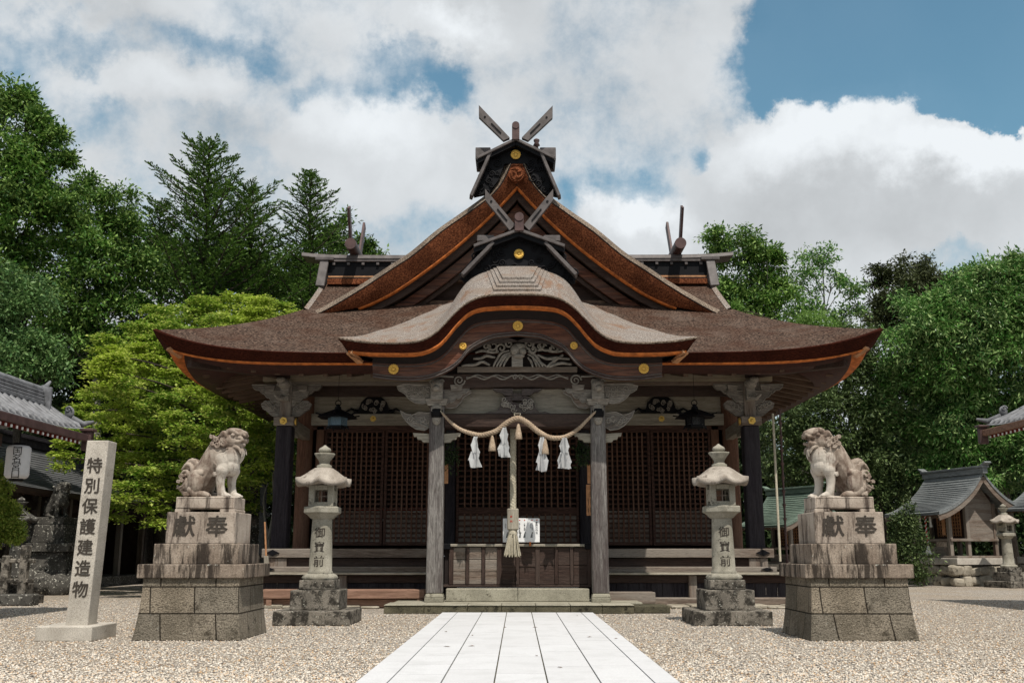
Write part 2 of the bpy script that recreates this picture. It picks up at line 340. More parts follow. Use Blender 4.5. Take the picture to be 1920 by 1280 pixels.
# ------------------------------------------------------------------ mesh builder
ORG = {}
class MB:
    def __init__(s): s.v = []; s.f = []; s.mi = []; s.sm = []; s.smat = 0
    def rim(s, poly, y, r=.013):
        q = [Vector((x, y, z)) for x, z in poly]; return s.tube(q + [q[0]], r, 5, 1, cap=False)
    def add(s, vs, fs, mat=0, smooth=False):
        o = len(s.v); s.v += [tuple(v) for v in vs]
        for f in fs: s.f.append(tuple(i + o for i in f)); s.mi.append(mat); s.sm.append(smooth)
        return s
    def box(s, x0, x1, y0, y1, z0, z1, mat=0, taper=0, rz=0, tx=None):
        cx, cy = (x0 + x1) / 2, (y0 + y1) / 2; hx, hy = abs(x1 - x0) / 2, abs(y1 - y0) / 2; t = taper
        vs = []
        for zz, k in ((z0, 0), (z1, t)):
            for sx, sy in ((-1, -1), (1, -1), (1, 1), (-1, 1)):
                x, y = sx * (hx - k), sy * (hy - k)
                if rz: x, y = x * math.cos(rz) - y * math.sin(rz), x * math.sin(rz) + y * math.cos(rz)
                vs.append((cx + x, cy + y, zz))
        return s.add(vs, [(3, 2, 1, 0), (4, 5, 6, 7), (0, 1, 5, 4), (1, 2, 6, 5), (2, 3, 7, 6), (3, 0, 4, 7)], mat)
    def bar(s, p, q, w, h, mat=0, up=(0, 0, 1)):
        """rectangular bar from p to q; w across, h along up"""
        p, q = Vector(p), Vector(q); d = (q - p).normalized(); a = d.cross(Vector(up))
        if a.length < 1e-4: a = d.cross(Vector((1, 0, 0)))
        a.normalize(); b = a.cross(d).normalized(); vs = []
        for c in (p, q):
            for i, j in ((-1, -1), (1, -1), (1, 1), (-1, 1)): vs.append(c + a * (i * w / 2) + b * (j * h / 2))
        return s.add(vs, [(3, 2, 1, 0), (4, 5, 6, 7), (0, 1, 5, 4), (1, 2, 6, 5), (2, 3, 7, 6), (3, 0, 4, 7)], mat)
    def prism(s, poly, y0, y1, mat=0, plane='xz', smooth=False):
        n = len(poly)
        if plane == 'xz': a = [(x, y0, z) for x, z in poly]; b = [(x, y1, z) for x, z in poly]
        elif plane == 'yz': a = [(y0, x, z) for x, z in poly]; b = [(y1, x, z) for x, z in poly]
        else: a = [(x, z, y0) for x, z in poly]; b = [(x, z, y1) for x, z in poly]
        s.add(a + b, [tuple(range(n)), tuple(range(2 * n - 1, n - 1, -1))], mat)
        return s.add(a + b, [(i, i + n, (i + 1) % n + n, (i + 1) % n) for i in range(n)], mat, smooth)
    def tube(s, pts, r, n=8, mat=0, cap=True, smooth=True, flat=1.0):
        pts = [Vector(p) for p in pts]; k = len(pts)
        rr = r if isinstance(r, (list, tuple)) else [r] * k; vs = []
        a = None
        for i in range(k):
            d = (pts[min(i + 1, k - 1)] - pts[max(i - 1, 0)])
            if d.length < 1e-9: d = Vector((0, 0, 1))
            d.normalize()
            if a is None:
                a = d.orthogonal().normalized()
            a = (a - d * a.dot(d))
            if a.length < 1e-6: a = d.orthogonal()
            a.normalize(); b = d.cross(a)
            for j in range(n):
                t = 2 * math.pi * j / n; vs.append(pts[i] + (a * math.cos(t) + b * math.sin(t) * flat) * rr[i])
        fs = [(i * n + j, i * n + (j + 1) % n, (i + 1) * n + (j + 1) % n, (i + 1) * n + j) for i in range(k - 1) for j in range(n)]
        s.add(vs, fs, mat, smooth)
        if cap: s.add([vs[j] for j in range(n)], [tuple(range(n - 1, -1, -1))], mat); s.add([vs[(k - 1) * n + j] for j in range(n)], [tuple(range(n))], mat)
        return s
    def lathe(s, prof, c=(0, 0, 0), n=24, mat=0, smooth=True, lobes=None, rot=0):
        vs = []
        for i, (r, z) in enumerate(prof):
            for j in range(n):
                t = 2 * math.pi * j / n + rot; k = 1.0
                if lobes: k = 1 + lobes[1] * abs(math.sin(lobes[0] * t / 2)) * (lobes[2][i] if len(lobes) > 2 else 1)
                vs.append((c[0] + r * k * math.cos(t), c[1] + r * k * math.sin(t), c[2] + z))
        fs = [(i * n + j, i * n + (j + 1) % n, (i + 1) * n + (j + 1) % n, (i + 1) * n + j) for i in range(len(prof) - 1) for j in range(n)]
        s.add(vs, fs, mat, smooth)
        s.add([vs[j] for j in range(n)], [tuple(range(n - 1, -1, -1))], mat); s.add(vs[-n:], [tuple(range(n))], mat)
        return s
    def grid(s, P, mat=0, smooth=True, close=False):
        m, n = len(P), len(P[0]); vs = [p for row in P for p in row]
        fs = [(i * n + j, (i + 1) * n + j, (i + 1) * n + j + 1, i * n + j + 1) for i in range(m - 1) for j in range(n - 1)]
        return s.add(vs, fs, mat, smooth)
    def ball(s, c, r, mat=0, nu=14, nv=9, rot=None):
        r = r if isinstance(r, (tuple, list)) else (r, r, r); vs = []; fs = []
        for i in range(nv + 1):
            ph = math.pi * i / nv
            for j in range(nu):
                th = 2 * math.pi * j / nu
                p = Vector((r[0] * math.sin(ph) * math.cos(th), r[1] * math.sin(ph) * math.sin(th), r[2] * math.cos(ph)))
                if rot: p = rot @ p
                vs.append(Vector(c) + p)
        for i in range(nv):
            for j in range(nu): fs.append((i * nu + j, (i + 1) * nu + j, (i + 1) * nu + (j + 1) % nu, i * nu + (j + 1) % nu))
        return s.add(vs, fs, mat, True)
    def spiral(s, c, r, turns=1.6, th=.02, dirn=1, start=0, plane='xz', tail=0, n=6):
        pts, rr = [], []; K = int(14 * turns) + 2
        for i in range(K):
            t = i / (K - 1); a = start + dirn * t * turns * 2 * math.pi; q = r * (1 - .86 * t)
            u, w = q * math.cos(a), q * math.sin(a)
            pts.append((c[0] + u, c[1], c[2] + w) if plane == 'xz' else (c[0], c[1] + u, c[2] + w)); rr.append(th * (1 - .35 * t))
        return s.tube(pts, rr, n, s.smat)
    def build(s, name, mats, parent=None, world=False, bevel=0, label=None, recalc=True, segs=1, auto=False):
        me = bpy.data.meshes.new(name)
        V = np.array(s.v, dtype=float).reshape(-1, 3)
        if world and parent is not None: V = V - np.array(ORG[parent.name])
        me.from_pydata(V.tolist(), [], s.f)
        mats = mats if isinstance(mats, (list, tuple)) else [mats]
        for m in mats: me.materials.append(M[m] if isinstance(m, str) else m)
        me.polygons.foreach_set('material_index', s.mi); me.polygons.foreach_set('use_smooth', s.sm)
        if recalc:
            b = bmesh.new(); b.from_mesh(me); bmesh.ops.recalc_face_normals(b, faces=b.faces); b.to_mesh(me); b.free()
        me.update()
        o = bpy.data.objects.new(name, me); COL.objects.link(o)
        if parent is not None: o.parent = parent; ORG[o.name] = ORG[parent.name]
        else: ORG[o.name] = (0, 0, 0)
        if bevel:
            md = o.modifiers.new('bevel', 'BEVEL'); md.width = bevel; md.segments = segs; md.limit_method = 'ANGLE'; md.angle_limit = R(40)
        if label: o['label'] = label
        return o
def thing(name, label, cat, loc=(0, 0, 0), rz=0, group=None):
    o = bpy.data.objects.new(name, None); o.empty_display_size = .2; COL.objects.link(o); o.location = loc; o.rotation_euler = (0, 0, rz)
    o['label'] = label; o['category'] = cat
    if group: o['group'] = group
    ORG[o.name] = tuple(loc); return o
def tag(o, label=None, cat=None, group=None, kind=None):
    for k, v in (('label', label), ('category', cat), ('group', group), ('kind', kind)):
        if v: o[k] = v
    return o
def kids(o): return [c for c in bpy.data.objects if c.parent == o]
def dup(root, loc, rz, label, parent=None):
    r = root.copy(); COL.objects.link(r); r.location = loc; r.rotation_euler = (0, 0, rz); r['label'] = label; ORG[r.name] = tuple(loc)
    def rec(a, b):
        for ch in kids(a):
            c = ch.copy(); COL.objects.link(c); c.parent = b; ORG[c.name] = ORG[b.name]; rec(ch, c)
    rec(root, r); return r
def text_mesh(name, body, size, mat, parent, loc, rot=(math.pi / 2, 0, 0), ext=.002, off=0, line=.95, squash=(1, 1), bold=0):
    cu = bpy.data.curves.new(name, 'FONT'); cu.body = body; cu.size = size; cu.extrude = ext; cu.offset = off; cu.align_x = 'CENTER'; cu.align_y = 'TOP'; cu.space_line = line; cu.resolution_u = 3
    o = bpy.data.objects.new(name, cu); COL.objects.link(o)
    dg = bpy.context.evaluated_depsgraph_get(); me = bpy.data.meshes.new_from_object(o.evaluated_get(dg)); COL.objects.unlink(o); bpy.data.objects.remove(o)
    if bold:
        V = np.array([v.co[:] for v in me.vertices]); F = [tuple(p.vertices) for p in me.polygons]; n = len(V); VV, FF = [], []
        for q, (a, b) in enumerate(((0, 0), (1, .3), (-1, -.3), (.3, 1), (-.3, -1))): VV += (V + np.array([a * bold, b * bold, .0004 * q])).tolist(); FF += [tuple(i + n * q for i in f) for f in F]
        me = bpy.data.meshes.new(name); me.from_pydata(VV, [], FF)
    me.materials.clear(); me.materials.append(M[mat]); me.name = name
    o = bpy.data.objects.new(name, me); COL.objects.link(o); o.location = loc; o.rotation_euler = rot; o.scale = (squash[0], squash[1], 1)
    if parent is not None: o.parent = parent; ORG[o.name] = ORG[parent.name]
    return o
def smoothline(pts, n):
    """Catmull-Rom resample of a 2-D/3-D polyline to n points, even in arc length"""
    P = np.array(pts, dtype=float); k = len(P)
    E = np.vstack([2 * P[0] - P[1], P, 2 * P[-1] - P[-2]]); out = []
    for i in range(k - 1):
        p0, p1, p2, p3 = E[i], E[i + 1], E[i + 2], E[i + 3]
        for t in np.linspace(0, 1, 12, endpoint=False):
            out.append(.5 * ((2 * p1) + (-p0 + p2) * t + (2 * p0 - 5 * p1 + 4 * p2 - p3) * t * t + (-p0 + 3 * p1 - 3 * p2 + p3) * t ** 3))
    out.append(P[-1]); out = np.array(out)
    s = np.r_[0, np.cumsum(np.linalg.norm(np.diff(out, axis=0), axis=1))]
    q = np.linspace(0, s[-1], n)
    return np.stack([np.interp(q, s, out[:, j]) for j in range(P.shape[1])], 1)
def mirror_x(L): return [(-x, *r) for x, *r in reversed(L) if abs(x) > 1e-6] + [tuple(p) for p in L]

# ------------------------------------------------------------------ ground and paving
g = MB(); g.add([(-160, -30, 0), (160, -30, 0), (160, 220, 0), (-160, 220, 0)], [(0, 1, 2, 3)])
tag(g.build('ground', 'gravel', recalc=False), 'pale gravel courtyard', kind='structure')

def build_paving():
    m = MB(); ys = [1.5, 20.33]; hw = 1.49
    xs = [-hw, -.985, -.50, -.16 + .0, .34, .83, 1.16, hw]
    xs = [-1.49, -1.19, -.70, -.215, .275, .76, 1.25, 1.49]
    random.seed(3)
    for i in range(7):
        y = 2 + random.uniform(0, 1.2)
        while y < 20.33:
            y2 = min(20.33, y + (1.8 if i in (0, 6) else random.choice([.9, .9, 1.25, 1.6])))
            if 20.33 - y2 < .3: y2 = 20.33
            gp = .0045
            m.box(xs[i] + gp * 1.2, xs[i + 1] - gp * 1.2, y + gp, y2 - gp, 0.0, .035, taper=.002); y = y2
    o = m.build('paving', 'paving'); tag(o, 'white granite slab path', kind='structure')
    b = MB(); b.box(-1.485, 1.485, 2, 20.33, .001, .02); tag(b.build('path_bed', 'stone_rough'), 'dark joints under the slab path', kind='structure')
build_paving()

def build_pebbles():
    oc = np.array([(1, 0, 0), (0, 1, 0), (-1, 0, 0), (0, -1, 0), (0, 0, 1), (0, 0, -.4)], float)
    fc = np.array([(0, 1, 4), (1, 2, 4), (2, 3, 4), (3, 0, 4), (1, 0, 5), (2, 1, 5), (3, 2, 5), (0, 3, 5)])
    N = 125000
    y = 9.2 + 17 * RNG.random(N) ** 1.9; x = (RNG.random(N) * 2 - 1) * (y * .56 + .2)
    keep = (np.abs(x) > 1.52) & ~((np.abs(x) < 3.2) & (y > 20.3)); x, y = x[keep], y[keep]; N = len(x)
    s = RNG.uniform(.008, .0175, N) * (1 + .3 * (RNG.random(N) > .9)); a = RNG.random(N) * 6.28
    sx, sy, sz = s * RNG.uniform(.8, 1.5, N), s * RNG.uniform(.7, 1.1, N), s * RNG.uniform(.45, .8, N)
    V = oc[None] * np.stack([sx, sy, sz], 1)[:, None] * RNG.uniform(.8, 1.2, (N, 6, 1))
    ca, sa = np.cos(a)[:, None], np.sin(a)[:, None]
    X = V[..., 0] * ca - V[..., 1] * sa + x[:, None]; Y = V[..., 0] * sa + V[..., 1] * ca + y[:, None]; Zz = V[..., 2] + .004
    VV = np.stack([X, Y, Zz], -1).reshape(-1, 3); F = (fc[None] + (np.arange(N) * 6)[:, None, None]).reshape(-1, 3)
    o = np_mesh('gravel_stones', VV, F, 'pebble', True); tag(o, 'loose pebbles on the gravel courtyard', 'gravel', kind='stuff')
def np_mesh(name, V, F, mat, smooth=False):
    me = bpy.data.meshes.new(name); nv, nf = len(V), len(F); k = F.shape[1]
    me.vertices.add(nv); me.loops.add(nf * k); me.polygons.add(nf)
    me.vertices.foreach_set('co', np.ascontiguousarray(V, dtype=np.float32).ravel()); me.loops.foreach_set('vertex_index', np.ascontiguousarray(F, dtype=np.int32).ravel())
    me.polygons.foreach_set('loop_start', np.arange(0, nf * k, k, dtype=np.int32)); me.polygons.foreach_set('loop_total', np.full(nf, k, dtype=np.int32))
    me.polygons.foreach_set('use_smooth', np.full(nf, smooth, dtype=bool)); me.materials.append(M[mat]); me.update(calc_edges=True)
    o = bpy.data.objects.new(name, me); COL.objects.link(o); ORG[o.name] = (0, 0, 0); return o
build_pebbles()
# ------------------------------------------------------------------ the shrine hall
SH = thing('shrine_hall', 'large dark wooden shrine hall with curved bark roof at the end of the white path', 'shrine', (0, 24.2, 0))
def S(mb, name, mats, **k): return mb.build(name, mats, SH, world=True, **k)
D0, D1, D2 = 21.6, 26.4, 28.5            # front eave, gable base, ridge
HW0, HW1 = 8.05, 5.65
def zb(d): t = min(d, 2 * D2 - d) - D0; return 5.5 + .38 * t + .0185 * t * t
def lift(xi, d):
    f = max(0, 1 - (d - D0) / (D1 - D0)); return .54 * abs(xi) ** 6.5 * f ** 1.4
def zfront(X, d):
    hw = HW0 + (HW1 - HW0) * min(1, (d - D0) / (D1 - D0)); return zb(d) + lift(X / hw, d)
def hipw(d): return HW0 + (HW1 - HW0) * min(1, max(0, (d - D0) / (D1 - D0)))

def main_roof():
    m = MB(); nu, nd = 96, 30
    ds = np.linspace(D0, D1, nd)
    for back in (0, 1):
        P = [[(u * hipw(d), (2 * D2 - d) if back else d, zfront(u * hipw(d), d)) for u in np.linspace(-1, 1, nu)] for d in ds]
        m.grid(P)
        ds2 = np.linspace(D1, D2, 10)
        P = [[(u * HW1, (2 * D2 - d) if back else d, zb(d)) for u in np.linspace(-1, 1, 12)] for d in ds2]
        m.grid(P)
    for s in (-1, 1):
        P = []
        for k in np.linspace(0, 1, 24):
            dF = D0 + k * (D1 - D0); dB = 2 * D2 - dF; row = []
            for t in np.linspace(-1, 1, 60):
                d = (dF + dB) / 2 + t * (dB - dF) / 2
                row.append((s * (HW0 + (HW1 - HW0) * k), d, zb(dF) + .54 * abs(t) ** 6.5 * (1 - k) ** 1.4))
            P.append(row)
        m.grid(P)
    roof = S(m, 'roof', 'bark', recalc=False)
    # eave edge: bark thickness, orange trim, red boards, soffit. rows of (inset, drop)
    def loop(inset, drop, n=97):
        pts = []
        for side in range(4):
            for t in np.linspace(-1, 1, n)[:-1]:
                L = .54 * abs(t) ** 6.5; k = abs(t) ** 5; ins = inset * (1 + 1.5 * k)
                hx, hy = HW0 - ins, (2 * D2 - 2 * D0) / 2 - ins; cy = D2
                z = 5.5 + L - drop * (1 + .9 * k)
                if side == 0: pts.append((t * hx, cy - hy, z))
                elif side == 1: pts.append((hx, cy + t * hy, z))
                elif side == 2: pts.append((-t * hx, cy + hy, z))
                else: pts.append((-hx, cy - t * hy, z))
        pts.append(pts[0]); return pts
    def band(name, rows, mat):
        m = MB(); m.grid([loop(a, b) for a, b in rows]); return S(m, name, mat)
    band('bark_eave_edge', [(0, -.01), (-.02, .01), (.0, .03), (.10, .20)], 'bark_face')
    band('eave_trim', [(.10, .20), (.09, .203), (.11, .232), (.2, .235)], 'orange')
    band('eave_board', [(.2, .235), (.24, .30), (.43, .31), (.45, .35), (.62, .355)], 'fascia')
    # pale orange end blocks at the front corners
    for s in (-1, 1):
        m = MB(); m.bar((s * 7.83, 21.83, 5.66), (s * 7.60, 22.06, 5.50), .16, .07); S(m, 'corner_block', 'orange_pale', bevel=.01)
        m = MB(); m.bar((s * 7.45, 22.2, 5.42), (s * 5.6, 24.2, 5.48), .2, .24); S(m, 'hip_rafter', 'dark_x', bevel=.01)
    # soffit boards
    m = MB()
    P = []
    def sof(inset, z, n=41): 
        hx, hy = HW0 - inset, D2 - D0 - inset; o = []
        for side in range(4):
            for t in np.linspace(-1, 1, n)[:-1]:
                L = .5 * abs(t) ** 6.5 * max(0, 1 - inset / 2.2)
                if side == 0: o.append((t * hx, D2 - hy, z + L))
                elif side == 1: o.append((hx, D2 + t * hy, z + L))
                elif side == 2: o.append((-t * hx, D2 + hy, z + L))
                else: o.append((-hx, D2 - t * hy, z + L))
        o.append(o[0]); return o
    m.grid([sof(.6, 5.22), sof(1.4, 5.50), sof(2.5, 5.80), sof(4.9, 6.38)], smooth=False)
    S(m, 'soffit', 'rafter_x')
    # rafters: front (along y) and sides (along x)
    m = MB()
    for i in range(-13, 14):
        x = i * .545; L = .45 * (abs(x) / 7.4) ** 6.5
        m.bar((x, 22.22, 5.13 + L), (x, 26.4, 5.97), .11, .13)
    S(m, 'front_rafters', 'rafter_y')
    for s in (-1, 1):
        m = MB()
        for i in range(24):
            y = 22.6 + i * .53; t = abs(y - D2) / 6.3; L = .45 * t ** 6.5
            m.bar((s * 7.42, y, 5.13 + L), (s * 4.6, y, 5.72), .11, .13)
        S(m, 'side_rafters', 'rafter_x')
    return roof
main_roof()

def side_gables():
    for s in (-1, 1):
        m = MB(); N = 24
        ds = np.linspace(D1 - .35, 2 * D2 - D1 + .35, N)
        def zz(d): return zb(min(max(d, D1 - .35), 2 * D2 - D1 + .35))
        m.grid([[(s * (HW1 - .02), d, zz(d) + .02) for d in ds], [(s * (HW1 + .10), d, zz(d) + .08) for d in ds], [(s * (HW1 + .13), d, zz(d) - .04) for d in ds], [(s * (HW1 + .04), d, zz(d) - .42) for d in ds], [(s * (HW1 - .3), d, zz(d) - .5) for d in ds]])
        S(m, 'side_verge', 'bark_grey', recalc=False)
        m = MB(); m.prism([(D1, 7.4), (D2, zb(D2) - .1), (2 * D2 - D1, 7.4)], s * (HW1 - .5), s * (HW1 - .4), plane='yz'); S(m, 'side_gable_wall', 'dark_y')
side_gables()

# main ridge box
def main_ridge():
    zt = Z(470, D2); zc = Z(489, D2 - .3); zk = Z(517, D2 - .2)
    m = MB(); m.box(-5.58, 5.58, D2 - .26, D2 + .26, zk - .02, zc - .02)
    for i in range(26):
        x = -5.4 + i * .432; m.box(x - .04, x + .04, D2 - .33, D2 - .24, zc - .12, zc - .05, mat=1)
    S(m, 'ridge_box', ['black', 'copper'])
    m = MB(); m.box(-5.9, 5.9, D2 - .34, D2 + .34, zc - .02, zc + .06)
    pts = [(x, .0) for x in np.linspace(-6.35, 6.35, 40)]
    P = []
    for dy, dz in ((-.36, 0.06), (-.34, .17), (0, .25), (.34, .17), (.36, .06)):
        P.append([(x, D2 + dy, zc + dz + .09 * (abs(x) / 6.35) ** 10) for x, _ in pts])
    m.grid(P); m.grid([[P[0][i], P[4][i]] for i in range(40)])
    for k in (0, -1): m.add([P[j][k] for j in range(5)], [(0, 1, 2, 3, 4)])
    S(m, 'ridge_cap', 'copper')
    m = MB(); m.box(-5.55, 5.55, D2 - .33, D2 + .33, zk - .09, zk - .03); m.box(-5.55, 5.55, D2 - .42, D2 + .42, zk - .30, zk - .14, mat=1)
    m.box(-5.55, 5.55, D2 - .38, D2 + .38, zk - .14, zk - .09, mat=2); S(m, 'ridge_base', ['orange_pale', 'bark_rust', 'shade'])
    for s in (-1, 1):
        x = s * 5.66
        m = MB(); m.bar((x, D2 - .36, zc + .02), (x - s * -.06, D2 - .62, zc - 1.0 + .15), .26, .07, up=(0, 1, 0)); m.bar((x, D2 + .36, zc + .02), (x + s * .06, D2 + .62, zc - .85), .26, .07, up=(0, 1, 0))
        m.box(x - .27, x + .27, D2 - .45, D2 + .45, zc - .01, zc + .09)
        S(m, 'ridge_end_bracket', 'copper', bevel=.015)
        xc = s * XX(970 - 298 if s < 0 else 970 + 298, 455, D2) * s
        lx = -4.82 if s < 0 else 4.72
        m = MB(); m.tube([(lx, D2 - .95, zc + .34), (lx, D2 + .95, zc + .34)], .165, 20); S(m, 'ridge_log', ['copper_brown'], bevel=.01)
        for q in (-1, 1):
            m = MB(); zc0 = zc + .28; px = lx + q * s * .10
            # blade leans q towards front/back
            a = Vector((px, D2 + q * -.10, zc0)); dv = Vector((0, -q * .62, 1.0)).normalized()
            m.bar(a - dv * .45, a + dv * 1.42, .07, .26, up=(0, 1, 0)); S(m, 'crossed_finial', 'copper_brown', bevel=.01)
main_ridge()

# front gable (chidori) --------------------------------------------------
def gable():
    d = 25.9
    out = [(0, 305), (24, 306), (31, 322), (40, 340), (52, 355), (66, 368), (108, 398), (151, 428), (202, 470), (245, 498), (300, 534), (360, 569), (392, 584)]
    org = [(0, 347), (48, 398), (108, 453), (168, 500), (228, 541), (272, 564), (300, 575)]
    def conv(L, dd, n): 
        a = [(XX(970 + x, y, dd), Z(y, dd)) for x, y in L]; return smoothline(a, n)
    n = 60
    O = conv(out[1:], d, n); G = conv(org, d, n)
    # normals of O, pointing inwards (down-left)
    def offs(L, q):
        t = np.gradient(L, axis=0); t /= np.linalg.norm(t, axis=1)[:, None]
        nn = np.stack([t[:, 1], -t[:, 0]], 1); r = L + nn * q * np.where(nn[:, 1:2] > 0, -1, 1); r[:, 0] = np.maximum(r[:, 0], 0); return r
    A = offs(O, .20)
    A[:, 0] = np.maximum(A[:, 0], 0)
    for nm, mat, rows in (
        ('gable_roof', 'bark', [(O, 31.1, .02), (O, 26.15, 0.02)]),
        ('gable_bark_verge', 'bark_tan', [(O, 26.15, .02), (O, 26.02, .0), (A, 25.72, 0)]),
        ('gable_verge_line', 'shade', [(A, 25.72, 0), (offs(A, .03), 25.74, 0)]),
        ('gable_bark_face', 'bark_rust', [(offs(A, .03), 25.74, 0), ((A + G) / 2, 25.82, 0), (G, 26.0, 0)]),
        ('gable_trim', 'orange', [(G, 26.0, 0), (offs(G, .045), 26.0, 0), (offs(G, .05), 26.12, 0)]),
        ('gable_soffit', 'dark_y', [(offs(G, .05), 26.12, 0), (offs(G, .10), 27.1, 0)])):
        m = MB()
        for s in (-1, 1): m.grid([[(s * p[0], dd, p[1] + dz) for p in L] for L, dd, dz in rows])
        if nm == 'gable_roof': m.add([(-O[0][0], 26.0, O[0][1] + .02), (O[0][0], 26.0, O[0][1] + .02), (O[0][0], 31.1, O[0][1] + .02), (-O[0][0], 31.1, O[0][1] + .02)], [(0, 1, 2, 3)])
        if nm == 'gable_bark_verge': m.add([(-O[0][0], 26.02, O[0][1]), (O[0][0], 26.02, O[0][1]), (A[0][0], 25.72, O[0][1] - .13), (-A[0][0], 25.72, O[0][1] - .13)], [(0, 1, 2, 3)])
        if nm == 'gable_bark_face':
            zt = O[0][1] - .13; k = 0
            B = offs(A, .03); m.add([(-B[0][0], 25.74, B[0][1]), (B[0][0], 25.74, B[0][1]), (B[0][0], 25.75, zt), (-B[0][0], 25.75, zt)], [(0, 1, 2, 3)])
            m.add([(-B[0][0], 25.745, B[0][1]), (B[0][0], 25.745, B[0][1]), (0, 25.99, G[0][1])], [(0, 1, 2)])
        S(m, nm, mat, recalc=False)
    # stepped inner bargeboards
    for q, w, dd, mat in ((.05, .16, 26.2, 'dark_x'), (.24, .26, 26.45, 'barge'), (.52, .10, 26.6, 'dark_x')):
        m = MB(); a, b = offs(G, q), offs(G, q + w)
        for s in (-1, 1):
            L = [(s * p[0], p[1]) for p in a]; K = [(s * p[0], p[1]) for p in b]
            for y, z2 in ((dd, dd + .09),):
                m.grid([[(x, y, z) for x, z in L], [(x, y, z) for x, z in K]]); m.grid([[(x, y, z) for x, z in K], [(x, y + .12, z) for x, z in K]]); m.grid([[(x, y, z) for x, z in L], [(x, y + .12, z) for x, z in L]])
        S(m, 'gable_bargeboard', mat, recalc=False)
    # tympanum with struts
    m = MB(); zt = G[0][1] - .1; m.add([(-4.0, 27.0, 7.5), (4.0, 27.0, 7.5), (0, 27.0, zt)], [(0, 1, 2)]); S(m, 'tympanum', 'dark_x')
    m = MB(); m.box(-.11, .11, 26.8, 26.97, 8.4, zt - .3); m.box(-2.6, 2.6, 26.72, 26.97, 8.55, 8.80); m.box(-3.4, 3.4, 26.7, 26.97, 7.8, 8.0)
    for s in (-1, 1):
        m.bar((s * .1, 26.86, zt - .45), (s * 1.7, 26.86, 8.85), .14, .20, up=(0, 1, 0)); m.bar((s * .1, 26.84, zt - .95), (s * 1.1, 26.84, 8.85), .1, .16, up=(0, 1, 0)); m.bar((s * .1, 26.84, zt - 1.25), (s * .7, 26.84, 8.85), .1, .12, up=(0, 1, 0))
    S(m, 'gable_struts', 'rafter_y', bevel=.01)
    # crest on the bark face: disc with three commas
    c = at(968, 327, 25.7)
    m = MB(); m.tube([(c.x, 25.80, c.z), (c.x, 25.66, c.z)], .215, 30, smooth=False); cr = S(m, 'bark_crest', 'bark_rust', bevel=.015)
    m = MB()
    for k in range(3):
        a0 = k * 2.094 + .5; pts = []; rr = []
        for t in np.linspace(0, 1, 12):
            a = a0 + t * 1.9; q = .09 + .09 * t; pts.append((c.x + q * math.cos(a), 25.655, c.z + q * math.sin(a))); rr.append(.05 * (1 - t) + .012)
        m.tube(pts, rr, 8)
    m.build('comma_relief', M['bark_rust'], cr, world=True)
gable()

def chrysanthemum(mb, c, r, n=16, y=-1):
    mb.tube([(c[0], c[1], c[2]), (c[0], c[1] - .02, c[2])], r * .92, 24, smooth=False)
    for k in range(n):
        a = 2 * math.pi * k / n; v = Vector((math.cos(a), 0, math.sin(a))); cc = Vector(c) + Vector((0, -.022, 0)) + v * r * .66
        rot = Matrix.Rotation(-a, 3, 'Y')
        mb.ball(cc, (r * .36, .016, r * .125), 0, 8, 6, rot)
    mb.ball((c[0], c[1] - .025, c[2]), (r * .26, .02, r * .26), 0, 12, 6)

